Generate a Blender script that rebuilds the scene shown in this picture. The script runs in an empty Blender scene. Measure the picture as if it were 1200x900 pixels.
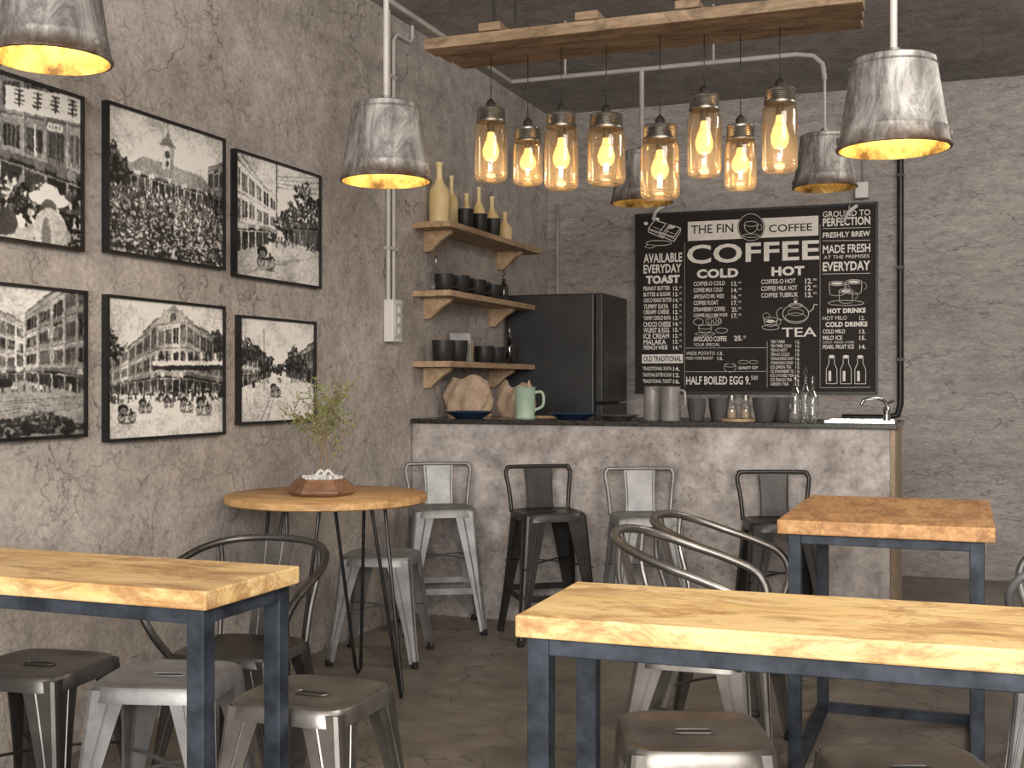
import bpy, bmesh, math, random
import numpy as np
from mathutils import Vector, Matrix
random.seed(7)
C = bpy.context.scene.collection
pi = math.pi
try:
    bpy.context.scene.view_settings.view_transform = 'Standard'
    bpy.context.scene.view_settings.look = 'None'
except Exception: pass

# ------------------------------------------------------------------ materials
def base_mat(name, rough=.6, metal=0.0):
    m = bpy.data.materials.new(name); m.use_nodes = True
    nt = m.node_tree; b = nt.nodes['Principled BSDF']
    b.inputs['Roughness'].default_value = rough
    b.inputs['Metallic'].default_value = metal
    return m, nt, b
def N(nt, t, **kw):
    n = nt.nodes.new(t)
    for k, v in kw.items(): setattr(n, k, v)
    return n
def coords(nt, scale=(1,1,1), kind='Object'):
    tc = N(nt, 'ShaderNodeTexCoord'); mp = N(nt, 'ShaderNodeMapping')
    mp.inputs['Scale'].default_value = scale
    nt.links.new(tc.outputs[kind], mp.inputs['Vector'])
    return mp.outputs['Vector']
def noise(nt, vec, scale, detail=6, rough=.6, dist=0):
    n = N(nt, 'ShaderNodeTexNoise')
    n.inputs['Scale'].default_value = scale; n.inputs['Detail'].default_value = detail
    n.inputs['Roughness'].default_value = rough; n.inputs['Distortion'].default_value = dist
    nt.links.new(vec, n.inputs['Vector']); return n.outputs['Fac']
def ramp(nt, fac, stops):
    r = N(nt, 'ShaderNodeValToRGB'); e = r.color_ramp.elements
    while len(e) < len(stops): e.new(.5)
    for i, (p, c) in enumerate(stops):
        e[i].position = p
        e[i].color = (c, c, c, 1) if not isinstance(c, (tuple, list)) else (*c, 1)
    nt.links.new(fac, r.inputs['Fac']); return r.outputs['Color']
def mix(nt, fac, a, b, mode='MIX'):
    m = N(nt, 'ShaderNodeMix', data_type='RGBA', blend_type=mode)
    if isinstance(fac, (int, float)): m.inputs[0].default_value = fac
    else: nt.links.new(fac, m.inputs[0])
    for i, s in ((6, a), (7, b)):
        if isinstance(s, (tuple, list)): m.inputs[i].default_value = (*s, 1)
        else: nt.links.new(s, m.inputs[i])
    return m.outputs[2]
def bump(nt, b, h, strength=.2, dist=.01):
    n = N(nt, 'ShaderNodeBump'); n.inputs['Strength'].default_value = strength
    n.inputs['Distance'].default_value = dist
    nt.links.new(h, n.inputs['Height']); nt.links.new(n.outputs['Normal'], b.inputs['Normal'])
def noise_mat(name, c1, c2, scale=8, rough=.5, metal=0, bmp=.05, lo=.35, hi=.65, stretch=(1,1,1), r2=None, detail=6):
    m, nt, b = base_mat(name, rough, metal)
    v = coords(nt, stretch); f = noise(nt, v, scale, detail)
    nt.links.new(ramp(nt, f, [(lo, c1), (hi, c2)]), b.inputs['Base Color'])
    if r2 is not None:
        nt.links.new(ramp(nt, f, [(lo, rough), (hi, r2)]), b.inputs['Roughness'])
    if bmp: bump(nt, b, f, bmp, .004)
    return m
def emis_mat(name, col, s):
    m, nt, b = base_mat(name)
    b.inputs['Base Color'].default_value = (*col, 1)
    b.inputs['Emission Color'].default_value = (*col, 1)
    b.inputs['Emission Strength'].default_value = s
    return m
def glass_mat(name, tint, gloss=.25, milk=0.0):
    m = bpy.data.materials.new(name); m.use_nodes = True; nt = m.node_tree
    nt.nodes.clear()
    o = N(nt, 'ShaderNodeOutputMaterial'); tr = N(nt, 'ShaderNodeBsdfTransparent'); gl = N(nt, 'ShaderNodeBsdfGlossy')
    tr.inputs[0].default_value = (*tint, 1); gl.inputs['Roughness'].default_value = .06
    lw = N(nt, 'ShaderNodeLayerWeight'); lw.inputs[0].default_value = .35
    v = coords(nt); f = noise(nt, v, 30, 2)
    mr = N(nt, 'ShaderNodeMath', operation='MULTIPLY_ADD'); mr.inputs[1].default_value = gloss*2.2; mr.inputs[2].default_value = gloss*.25
    nt.links.new(lw.outputs['Facing'], mr.inputs[0])
    bp = N(nt, 'ShaderNodeBump'); bp.inputs['Strength'].default_value = .1; bp.inputs['Distance'].default_value=.003
    nt.links.new(f, bp.inputs['Height']); nt.links.new(bp.outputs[0], gl.inputs['Normal'])
    base = tr.outputs[0]
    if milk:
        tl = N(nt, 'ShaderNodeBsdfTranslucent'); tl.inputs[0].default_value = (1.0, .86, .66, 1)
        mm = N(nt, 'ShaderNodeMixShader'); mm.inputs[0].default_value = milk
        nt.links.new(tr.outputs[0], mm.inputs[1]); nt.links.new(tl.outputs[0], mm.inputs[2]); base = mm.outputs[0]
    ms = N(nt, 'ShaderNodeMixShader'); nt.links.new(mr.outputs[0], ms.inputs[0])
    nt.links.new(base, ms.inputs[1]); nt.links.new(gl.outputs[0], ms.inputs[2])
    nt.links.new(ms.outputs[0], o.inputs[0]); return m

def plaster(name, cA, cB, stretch=(1,1,1), cs=1.5, crack=.8, big=.9, seed=0.0, bs=.24):
    m, nt, b = base_mat(name, .85)
    v = coords(nt, stretch)
    va = N(nt, 'ShaderNodeVectorMath', operation='ADD'); va.inputs[1].default_value = (seed, seed*1.3, seed*.7)
    nt.links.new(v, va.inputs[0]); v = va.outputs[0]
    f1 = noise(nt, v, big, 8, .62, .3); f2 = noise(nt, v, 9, 8, .7)
    f3 = noise(nt, v, 45, 4, .7)
    col = ramp(nt, f1, [(.32, cA), (.68, cB)])
    col = mix(nt, .5, col, ramp(nt, f2, [(.3, .27), (.72, .85)]), 'OVERLAY')
    col = mix(nt, .35, col, ramp(nt, f3, [(.3, .18), (.7, .85)]), 'OVERLAY')
    dn = N(nt, 'ShaderNodeTexNoise'); dn.inputs['Scale'].default_value = 3.2; dn.inputs['Detail'].default_value = 8
    nt.links.new(v, dn.inputs['Vector'])
    sm = N(nt, 'ShaderNodeVectorMath', operation='SCALE'); sm.inputs['Scale'].default_value = .6
    nt.links.new(dn.outputs['Color'], sm.inputs[0])
    ad = N(nt, 'ShaderNodeVectorMath', operation='ADD'); nt.links.new(v, ad.inputs[0]); nt.links.new(sm.outputs[0], ad.inputs[1])
    tot = None
    for sc, wd, lo, hi, a in ((cs, .008, .38, .52, .95), (cs*2.6, .015, .43, .56, .85), (cs*6, .030, .47, .61, .65)):
        vo = N(nt, 'ShaderNodeTexVoronoi', feature='DISTANCE_TO_EDGE'); vo.inputs['Scale'].default_value = sc
        nt.links.new(ad.outputs[0], vo.inputs['Vector'])
        line = ramp(nt, vo.outputs['Distance'], [(0, a), (wd, 0.0)])
        mk = ramp(nt, noise(nt, v, .9*sc, 3), [(lo, 0.0), (hi, 1.0)])
        l2 = mix(nt, 1.0, line, mk, 'MULTIPLY')
        tot = l2 if tot is None else mix(nt, 1.0, tot, l2, 'LIGHTEN')
    dark = tuple(x*.28 for x in cA)
    fm = mix(nt, 1.0, tot, (crack,)*3, 'MULTIPLY')
    col = mix(nt, fm, col, dark)
    nt.links.new(col, b.inputs['Base Color'])
    h = mix(nt, .5, f2, fm, 'SUBTRACT')
    bump(nt, b, h, bs, .008)
    return m

def wood(name, light, mid, dark, axis='x', rough=.4, sc=1.0, off=0.0, stain=.5):
    m, nt, b = base_mat(name, rough)
    st = {'x': (1, 8, 8), 'y': (8, 1, 8), 'z': (8, 8, 1)}[axis]
    v0 = coords(nt, tuple(s*sc for s in st))
    va = N(nt, 'ShaderNodeVectorMath', operation='ADD'); va.inputs[1].default_value = (off, off, off)
    nt.links.new(v0, va.inputs[0]); v = va.outputs[0]
    f = noise(nt, v, 2.2, 8, .6, .6); g = noise(nt, v, 9, 6, .7, .2)
    s2 = {'x': (2.0, 4.2, 4.2), 'y': (4.2, 2.0, 4.2), 'z': (4.2, 4.2, 2.0)}[axis]
    s = noise(nt, coords(nt, tuple(q*sc for q in s2)), 2.0, 9, .80, .9)
    col = ramp(nt, f, [(.3, mid), (.62, light)])
    col = mix(nt, .42, col, ramp(nt, g, [(.3, .22), (.7, .85)]), 'OVERLAY')
    col = mix(nt, mix(nt, 1.0, ramp(nt, s, [(.47, 0.0), (.56, .7), (.64, 1.0)]), (stain,)*3, 'MULTIPLY'), col, dark)
    nt.links.new(col, b.inputs['Base Color'])
    nt.links.new(ramp(nt, g, [(.3, rough+.12), (.7, rough-.05)]), b.inputs['Roughness'])
    bump(nt, b, g, .12, .004)
    return m

M = {}
M['wall_l'] = plaster('plaster_left', (.29,.262,.244), (.48,.44,.412), cs=1.7)
M['wall_b'] = plaster('plaster_back', (.26,.238,.225), (.38,.352,.335), stretch=(.8,1,2.6), cs=1.3, seed=4.2)
M['wall_o'] = plaster('plaster_other', (.28,.255,.235), (.40,.37,.35), seed=9)
M['ceil'] = plaster('ceiling_concrete', (.23,.218,.214), (.40,.38,.372), cs=.8, crack=.5, seed=2)
def floor_mat():
    m, nt, b = base_mat('floor_concrete', .4)
    v = coords(nt)
    f1 = noise(nt, v, 1.1, 8, .65, .8); f2 = noise(nt, v, 7, 8, .7)
    col = ramp(nt, f1, [(.3, (.10,.088,.075)), (.5, (.185,.163,.138)), (.7, (.29,.26,.22))])
    col = mix(nt, .5, col, ramp(nt, f2, [(.3, .2), (.7, .8)]), 'OVERLAY')
    vo = N(nt, 'ShaderNodeTexVoronoi', feature='DISTANCE_TO_EDGE'); vo.inputs['Scale'].default_value = 1.6
    dn = N(nt, 'ShaderNodeTexNoise'); dn.inputs['Scale'].default_value = 3; nt.links.new(v, dn.inputs['Vector'])
    ad = N(nt, 'ShaderNodeVectorMath', operation='ADD'); nt.links.new(v, ad.inputs[0]); nt.links.new(dn.outputs['Color'], ad.inputs[1])
    nt.links.new(ad.outputs[0], vo.inputs['Vector'])
    ln = ramp(nt, vo.outputs['Distance'], [(0, .6), (.014, 0.0)])
    col = mix(nt, ln, col, (.03,.025,.02))
    nt.links.new(col, b.inputs['Base Color'])
    nt.links.new(ramp(nt, f2, [(.3, .32), (.7, .6)]), b.inputs['Roughness'])
    bump(nt, b, f2, .15, .006); return m
M['floor'] = floor_mat()
def counter_mat():
    m, nt, b = base_mat('counter_concrete', .75)
    v = coords(nt)
    f1 = noise(nt, v, 1.7, 8, .7, .6); f2 = noise(nt, v, 9, 9, .78); f3 = noise(nt, v, 34, 5, .65)
    col = ramp(nt, f1, [(.3, (.25,.225,.21)), (.5, (.38,.35,.338)), (.68, (.54,.51,.50))])
    col = mix(nt, .65, col, ramp(nt, f2, [(.34, .18), (.66, .87)]), 'OVERLAY')
    pits = ramp(nt, f3, [(.56, 0.0), (.66, .75)])
    pm = mix(nt, 1.0, pits, ramp(nt, f1, [(.44, 1.0), (.56, .08)]), 'MULTIPLY')
    col = mix(nt, pm, col, (.12,.10,.09))
    nt.links.new(col, b.inputs['Base Color']); bump(nt, b, f2, .35, .008); return m
M['counter'] = counter_mat()
M['granite'] = noise_mat('black_granite', (.006,.006,.006), (.05,.045,.04), 60, .22, bmp=0)
M['table'] = wood('tabletop_wood', (.86,.62,.31), (.74,.47,.18), (.33,.15,.05), 'x', .42, stain=.80)
M['table2'] = wood('tabletop_wood_warm', (.64,.37,.16), (.46,.23,.085), (.20,.08,.03), 'y', .5, off=3, stain=.7)
M['table3'] = wood('round_top_wood', (.66,.41,.19), (.52,.29,.11), (.22,.09,.03), 'x', .5, off=5, stain=.5)
M['shelf'] = wood('shelf_wood', (.52,.37,.23), (.36,.24,.145), (.12,.07,.04), 'y', .6, stain=.4)
M['beam'] = wood('beam_wood', (.35,.25,.16), (.22,.145,.085), (.05,.032,.02), 'x', .7, sc=1.2, stain=.6)
M['planter'] = wood('planter_wood', (.27,.15,.085), (.17,.08,.045), (.06,.025,.015), 'x', .5)
M['endwood'] = wood('end_wood', (.36,.28,.20), (.26,.19,.13), (.1,.07,.05), 'z', .6)
M['bluemetal'] = noise_mat('blue_black_metal', (.012,.018,.028), (.06,.077,.104), 14, .55, .3, .15, .35, .7)
M['bronze'] = noise_mat('bronze_metal', (.12,.112,.104), (.34,.325,.305), 6, .40, .85, .04, .3, .7, r2=.30)
M['gun'] = noise_mat('gunmetal', (.055,.052,.05), (.15,.144,.14), 6, .38, .8, .03, .3, .7)
M['black_stool'] = noise_mat('black_painted_steel', (.025,.024,.024), (.065,.062,.060), 6, .36, .6, .03, .3, .7)
M['steel'] = noise_mat('galvanised_steel', (.15,.153,.158), (.34,.345,.35), 7, .46, .6, .04, .3, .7)
M['blackmetal'] = noise_mat('black_metal', (.012,.012,.012), (.03,.03,.03), 9, .4, .3, .02)
M['rubber_slot_shade'] = noise_mat('rubber_slot_shade', (.01,.01,.01), (.02,.02,.02), 9, .8, 0, 0)  # real rubber on the feet; also colours the dark of the seat slot
def shade_mat():
    m, nt, b = base_mat('weathered_zinc', .5, .4)
    v = coords(nt, (1,1,.4)); v2 = coords(nt)
    f = noise(nt, v, 10, 9, .78, 1.2); g = noise(nt, v2, 5, 6, .7)
    col = ramp(nt, f, [(.34, (.06,.058,.055)), (.47, (.22,.216,.208)), (.64, (.54,.53,.51))])
    sx = N(nt, 'ShaderNodeSeparateXYZ'); tc = N(nt, 'ShaderNodeTexCoord'); nt.links.new(tc.outputs['Object'], sx.inputs[0])
    zr = ramp(nt, sx.outputs['Z'], [(.0, 1.0), (.05, .0)])
    rs = mix(nt, 1.0, zr, ramp(nt, g, [(.40, .15), (.6, 1.0)]), 'MULTIPLY')
    col = mix(nt, rs, col, (.09,.045,.02))
    nt.links.new(col, b.inputs['Base Color']); bump(nt, b, f, .15, .004); return m
M['zinc'] = shade_mat()
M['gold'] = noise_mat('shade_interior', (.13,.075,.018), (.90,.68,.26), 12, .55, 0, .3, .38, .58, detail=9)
M['conduit'] = noise_mat('conduit_paint', (.30,.285,.27), (.42,.40,.38), 5, .5, 0, .02)
M['conduit_w'] = noise_mat('white_pipe', (.46,.44,.42), (.58,.56,.54), 5, .45, 0, .02)
M['white'] = noise_mat('white_plastic', (.66,.65,.63), (.75,.74,.72), 5, .4, 0, 0)
M['bulb'] = emis_mat('bulb_glow', (1.0,.70,.28), 4)
M['bulb2'] = emis_mat('bulb_glow_soft', (1.0,.62,.22), 1.6)
M['jar'] = glass_mat('jar_glass', (.94,.84,.70), .24, .11)
M['glass'] = glass_mat('clear_glass', (.93,.95,.94), .3)
M['dglass'] = glass_mat('dark_glass', (.25,.22,.2), .3)
M['lid'] = noise_mat('jar_lid_metal', (.16,.15,.135), (.34,.32,.29), 20, .35, .9, .03)
M['socket'] = noise_mat('socket_black', (.015,.012,.01), (.03,.025,.02), 9, .5, 0, 0)
M['frame'] = noise_mat('frame_black', (.006,.006,.007), (.014,.014,.014), 9, .4, 0, 0)
M['board'] = noise_mat('menu_board_black', (.008,.004,.003), (.015,.008,.006), 5, .7, 0, 0)
M['chalk'] = noise_mat('menu_white', (.80,.76,.70), (.90,.87,.82), 30, .7, 0, 0)
M['fridge'] = noise_mat('fridge_charcoal', (.022,.023,.025), (.038,.039,.041), 3, .45, .1, 0)
M['black_c'] = noise_mat('black_ceramic', (.010,.010,.011), (.025,.025,.025), 10, .5, 0, .02)
M['grey_c'] = noise_mat('grey_ceramic', (.045,.045,.05), (.085,.085,.09), 10, .6, 0, .02)
M['lgrey_c'] = noise_mat('enamel_grey', (.22,.21,.20), (.34,.33,.32), 8, .35, .2, .02)
M['cream'] = noise_mat('cream_ceramic', (.70,.52,.24), (.88,.72,.42), 8, .45, 0, .02)
M['mint'] = noise_mat('mint_enamel', (.32,.44,.34), (.44,.56,.44), 6, .3, 0, 0)
M['blue_c'] = noise_mat('navy_enamel', (.01,.025,.06), (.02,.045,.10), 9, .3, 0, 0)
M['paper'] = noise_mat('kraft_paper', (.36,.26,.18), (.52,.40,.29), 12, .8, 0, .3)
M['chrome'] = noise_mat('chrome', (.5,.5,.5), (.7,.7,.7), 8, .16, 1, 0)
M['stone'] = noise_mat('white_pebbles', (.5,.5,.5), (.8,.8,.79), 60, .7, 0, .3)
M['leaf'] = noise_mat('leaf_green', (.13,.17,.05), (.27,.29,.11), 15, .6, 0, 0)
M['bark'] = noise_mat('bark', (.16,.11,.06), (.3,.22,.14), 15, .8, 0, .2)
def pic_mat():
    m, nt, b = base_mat('photo_print', .5)
    a = N(nt, 'ShaderNodeVertexColor', layer_name='pic'); v = coords(nt); f = noise(nt, v, 90, 3)
    nt.links.new(mix(nt, .15, a.outputs['Color'], ramp(nt, f, [(.3, .1), (.7, .9)]), 'OVERLAY'), b.inputs['Base Color']); return m
M['pic'] = pic_mat()

# ------------------------------------------------------------------ mesh builder
def catmull(pts, n=8, closed=False):
    P = [Vector(p) for p in pts]; out = []
    L = len(P)
    rng = range(L) if closed else range(L-1)
    for i in rng:
        if closed: p0, p1, p2, p3 = P[(i-1) % L], P[i], P[(i+1) % L], P[(i+2) % L]
        else: p0, p1, p2, p3 = P[max(i-1, 0)], P[i], P[i+1], P[min(i+2, L-1)]
        for k in range(n):
            t = k/n
            out.append(.5*((2*p1)+(-p0+p2)*t+(2*p0-5*p1+4*p2-p3)*t*t+(-p0+3*p1-3*p2+p3)*t**3))
    if not closed: out.append(P[-1])
    return out
class B:
    def __init__(s): s.v = []; s.f = []; s.m = []; s.sm = []; s.mats = []; s.M = Matrix.Identity(4)
    def mi(s, k):
        if k not in s.mats: s.mats.append(k)
        return s.mats.index(k)
    def add(s, vs, fs, mat, smooth=False):
        o = len(s.v); s.v += [s.M @ Vector(p) for p in vs]
        for f in fs: s.f.append([o+i for i in f]); s.m.append(s.mi(mat)); s.sm.append(smooth)
    def box(s, lo, hi, mat, R=None):
        x0,y0,z0 = lo; x1,y1,z1 = hi
        vs = [(x0,y0,z0),(x1,y0,z0),(x1,y1,z0),(x0,y1,z0),(x0,y0,z1),(x1,y0,z1),(x1,y1,z1),(x0,y1,z1)]
        if R: vs = [R @ Vector(p) for p in vs]
        s.add(vs, [(3,2,1,0),(4,5,6,7),(0,1,5,4),(1,2,6,5),(2,3,7,6),(3,0,4,7)], mat)
    def loft(s, secs, mat, smooth=True, cap0=True, cap1=True, closed=True):
        n = len(secs[0]); vs = [p for sec in secs for p in sec]; fs = []
        for i in range(len(secs)-1):
            for j in range(n if closed else n-1):
                a = i*n+j; b = i*n+(j+1) % n
                fs.append((a, b, b+n, a+n))
        s.add(vs, fs, mat, smooth)
        if cap0: s.add(secs[0], [tuple(range(n))[::-1]], mat)
        if cap1: s.add(secs[-1], [tuple(range(n))], mat)
    def lathe(s, prof, mat, c=(0,0,0), seg=32, cap0=True, cap1=True, smooth=True):
        secs = [[(c[0]+r*math.cos(2*pi*k/seg), c[1]+r*math.sin(2*pi*k/seg), c[2]+z) for k in range(seg)] for r, z in prof]
        s.loft(secs, mat, smooth, cap0, cap1)
    def tube(s, pts, r, mat, seg=8, smooth_path=0, closed=False, flat=None):
        P = catmull(pts, smooth_path, closed) if smooth_path else [Vector(p) for p in pts]
        n = len(P); up = None; secs = []
        for i in range(n):
            if closed: T = P[(i+1) % n]-P[i-1]
            else: T = P[min(i+1, n-1)]-P[max(i-1, 0)]
            T.normalize()
            if up is None:
                up = Vector((0,0,1)) if abs(T.z) < .9 else Vector((1,0,0))
            up = (up-T*up.dot(T)).normalized(); q = T.cross(up)
            a, b_ = (r, r) if flat is None else flat
            secs.append([P[i]+q*a*math.cos(2*pi*k/seg)+up*b_*math.sin(2*pi*k/seg) for k in range(seg)])
        if closed: secs.append(secs[0])
        s.loft(secs, mat, True, not closed, not closed)
    def sphere(s, c, r, mat, seg=16, rings=10, sc=(1,1,1)):
        secs = []
        for i in range(rings+1):
            a = -pi/2+pi*i/rings; rr = max(r*math.cos(a), 1e-4)
            secs.append([(c[0]+sc[0]*rr*math.cos(2*pi*k/seg), c[1]+sc[1]*rr*math.sin(2*pi*k/seg), c[2]+sc[2]*r*math.sin(a)) for k in range(seg)])
        s.loft(secs, mat, True)
    def prism(s, poly, ext, mat):
        e = Vector(ext); a = [Vector(p) for p in poly]; s.loft([a, [p+e for p in a]], mat, False)
    def obj(s, name, loc=(0,0,0), rz=0, bevel=0, parent=None, recalc=True, bseg=2, rot=None):
        me = bpy.data.meshes.new(name); me.from_pydata([tuple(p) for p in s.v], [], s.f)
        for k in s.mats: me.materials.append(M[k])
        for i, p in enumerate(me.polygons): p.material_index = s.m[i]; p.use_smooth = s.sm[i]
        bm = bmesh.new(); bm.from_mesh(me)
        bmesh.ops.remove_doubles(bm, verts=bm.verts, dist=1e-5)
        if recalc: bmesh.ops.recalc_face_normals(bm, faces=bm.faces)
        for e in bm.edges:
            if len(e.link_faces) == 2 and e.calc_face_angle(0) > math.radians(42): e.smooth = False
        bm.to_mesh(me); bm.free()
        o = bpy.data.objects.new(name, me); C.objects.link(o); o.location = loc
        o.rotation_euler = rot if rot else (0, 0, rz)
        if bevel:
            b = o.modifiers.new('bev', 'BEVEL'); b.width = bevel; b.segments = bseg; b.limit_method = 'ANGLE'; b.angle_limit = math.radians(50)
        if parent: o.parent = parent
        return o
def empty(name, loc=(0,0,0), rz=0):
    e = bpy.data.objects.new(name, None); C.objects.link(e); e.location = loc; e.rotation_euler = (0,0,rz); e.empty_display_size = .1; return e
def light(name, kind, loc, energy, col, parent=None, **kw):
    l = bpy.data.lights.new(name, kind); l.energy = energy; l.color = col
    for k, v in kw.items(): setattr(l, k, v)
    o = bpy.data.objects.new(name, l); C.objects.link(o); o.location = loc
    if parent: o.parent = parent
    return o

# ------------------------------------------------------------------ room
XL, YB, H = -2.82, 8.2, 3.2
XR, YF = 3.2, -2.4
def wallbox(name, lo, hi, mat):
    b = B(); b.box(lo, hi, mat); return b.obj(name)
wallbox('wall_left', (XL-.12, YF-.12, 0), (XL, YB+.12, H), 'wall_l')
wallbox('wall_back', (XL, YB, 0), (XR, YB+.12, H), 'wall_b')
wallbox('wall_right', (XR, YF-.12, 0), (XR+.12, YB+.12, H), 'wall_o')
wallbox('floor', (XL-.12, YF-.12, -.1), (XR+.12, YB+.12, 0), 'floor')
wallbox('ceiling', (XL-.12, YF-.12, H), (XR+.12, YB+.12, H+.1), 'ceil')
b = B()
b.box((XL, YF-.12, 0), (-2.4, YF, H), 'wall_o'); b.box((2.8, YF-.12, 0), (XR, YF, H), 'wall_o')
b.box((-2.4, YF-.12, 2.9), (2.8, YF, H), 'wall_o'); b.box((-2.4, YF-.12, 0), (2.8, YF, .35), 'wall_o')
b.obj('wall_front')
b = B()
for x in (-2.4, -.7, 1.05, 2.74): b.box((x, YF-.09, .35), (x+.06, YF-.03, 2.9), 'blackmetal')
b.box((-2.4, YF-.09, .35), (2.8, YF-.03, .41), 'blackmetal'); b.box((-2.4, YF-.09, 2.84), (2.8, YF-.03, 2.9), 'blackmetal')
b.obj('window_1')

# ------------------------------------------------------------------ counter
e = empty('bar_counter', (-1.56, 6.25, 0))
def child(bd, name, par, **k):
    o = bd.obj(name, **k); o.parent = par; o.matrix_parent_inverse = Matrix.Translation(-par.location); return o
b = B(); b.box((-2.815, 5.91, 0), (-.325, 6.55, 1.035), 'counter'); child(b, 'concrete_body', e)
b = B(); b.box((-2.815, 5.885, 1.036), (-.29, 6.58, 1.062), 'granite'); child(b, 'granite_top', e, bevel=.003)
b = B(); b.box((-.324, 5.905, 0), (-.30, 6.55, 1.035), 'endwood'); child(b, 'end_panel', e, bevel=.002)

# ------------------------------------------------------------------ menu board
BX0, BX1, BZ0, BZ1, BY = -2.15, -.532, 1.195, 2.432, 8.165
e = empty('menu_board', ((BX0+BX1)/2, BY, (BZ0+BZ1)/2))
b = B(); b.box((BX0, BY, BZ0), (BX1, BY+.03, BZ1), 'board')
for lo, hi in (((BX0-.008, BY-.008, BZ0-.01), (BX0+.006, BY+.03, BZ1+.01)), ((BX1-.006, BY-.008, BZ0-.01), (BX1+.008, BY+.03, BZ1+.01)),
               ((BX0, BY-.008, BZ0-.012), (BX1, BY+.03, BZ0+.004)), ((BX0, BY-.008, BZ1-.004), (BX1, BY+.03, BZ1+.012))): b.box(lo, hi, 'frame')
child(b, 'board_panel', e)
b = B()
def bp(u, v):
    s = (u-745)/283; top = 253-15*s; bot = 461-s
    return BX0+s*(BX1-BX0), BZ1-(v-top)/(bot-top)*(BZ1-BZ0)
TY = BY-.0015
def bquad(u0, u1, v0, v1, mat='chalk', y=TY):
    uc = (u0+u1)/2; x0 = bp(u0, 0)[0]; x1 = bp(u1, 0)[0]; z0 = bp(uc, v1)[1]; z1 = bp(uc, v0)[1]
    b.add([(x0,y,z0),(x1,y,z0),(x1,y,z1),(x0,y,z1)], [(0,1,2,3)], mat)
def stroke(pts, w=1.0, closed=False, mat='chalk', y=TY):
    P = [Vector(bp(*p)) for p in pts]; w = w*.0029
    if closed: P.append(P[0])
    for a, c in zip(P[:-1], P[1:]):
        d = c-a
        if d.length < 1e-6: continue
        d.normalize(); n = Vector((-d.y, d.x))*w; ex = d*w*.5
        q = [a-ex+n, a-ex-n, c+ex-n, c+ex+n]
        b.add([(p.x, y, p.y) for p in q], [(0,1,2,3)], mat)
def ell(u, v, a, c, w=.5, a0=0, a1=360, n=20, mat='chalk', y=TY):
    stroke([(u+a*math.cos(math.radians(a0+(a1-a0)*k/n)), v+c*math.sin(math.radians(a0+(a1-a0)*k/n))) for k in range(n+1)], w, mat=mat, y=y)
def disc(u, v, a, c, mat='chalk', y=TY, n=28):
    vs = [bp(u+a*math.cos(2*pi*k/n), v+c*math.sin(2*pi*k/n)) for k in range(n)]
    b.add([(p[0], y, p[1]) for p in vs], [tuple(range(n))], mat)
def text(s, u0, u1, v0, v1, bold=.02, mat='chalk', y=TY-.0005):
    cu = bpy.data.curves.new('t', 'FONT'); cu.body = s; cu.offset = bold; cu.resolution_u = 3
    if bold > .02: cu.space_character = 1.0+bold*1.5
    o = bpy.data.objects.new('t', cu); C.objects.link(o)
    dg = bpy.context.evaluated_depsgraph_get(); me = o.evaluated_get(dg).to_mesh()
    if len(me.vertices):
        co = np.array([v.co[:2] for v in me.vertices]); mn = co.min(0); mx = co.max(0)
        uc = (u0+u1)/2; x0 = bp(u0, 0)[0]; x1 = bp(u1, 0)[0]; z0 = bp(uc, v1)[1]; z1 = bp(uc, v0)[1]
        vs = [(x0+(c[0]-mn[0])/(mx[0]-mn[0])*(x1-x0), y, z0+(c[1]-mn[1])/max(mx[1]-mn[1], 1e-6)*(z1-z0)) for c in co]
        b.add(vs, [tuple(p.vertices) for p in me.polygons], mat)
    o.evaluated_get(dg).to_mesh_clear(); bpy.data.objects.remove(o); bpy.data.curves.remove(cu)
bquad(809, 963, 256, 279)
text('THE FIN', 813, 864, 263, 273, .01, 'board', TY-.001); text('COFFEE', 906, 956, 262, 271, .01, 'board', TY-.001)
disc(885, 266, 16, 17, 'board', TY-.0008); ell(885, 266, 15, 16, .5, y=TY-.0012)
ell(885, 262, 8, 3, .5, y=TY-.0014); ell(885, 263, 8, 10, .6, 0, 180, y=TY-.0014); ell(895, 266, 3, 3.5, .5, y=TY-.0014); ell(885, 276, 10, 2, .5, y=TY-.0014)
text('COFFEE', 808, 964, 284, 307, .022)
text('COLD', 820, 870, 315, 326, .05); text('HOT', 909, 947, 312, 323, .05)
for i, (s, w) in enumerate((('COFFEE-O COLD', 38), ('COFFEE MILK COLD', 35), ('AFFOGATO MR. WIDE', 37), ('COFFEE FLOAT', 30), ('STRAWBERRY COFFEE', 38), ('COFFEE JELLY MR.WIDE', 41))):
    v = 330+i*7.6; text(s, 816, 816+w, v, v+5, .015); text(['13.', '14.', '16.', '17.', '25.', '17.'][i], 862, 869, v, v+5.5, .02); text('000', 870, 873.5, v, v+2.3, 0)
for i, (s, w) in enumerate((('COFFEE-O HOT', 40), ('COFFEE MILK HOT', 42), ('COFFEE TUBRUK', 43))):
    v = 327+i*8; text(s, 897, 897+w, v, v+5.5, .015); text(['12.', '12.', '13.'][i], 948, 956, v-1, v+5.5, .02); text('000', 957, 961, v-1, v+1.5, 0)
text('AVAILABLE', 754, 802, 297, 308, .03); text('EVERYDAY', 754, 801, 310, 320.5, .03); text('TOAST', 757, 799, 323, 333, .06)
L = ['PEANUT BUTTER', 'BUTTER & SUGAR', 'CHOCO PEANUT BUTTER', 'YUMMY KAYA', 'CREAMY CHEESE', 'YUMMY CHOCO KAYA', 'CHOCO CHEESE', 'WURST & EGG', 'ICE CREAM', 'MALAKA', 'FRENCH WIDE']
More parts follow.
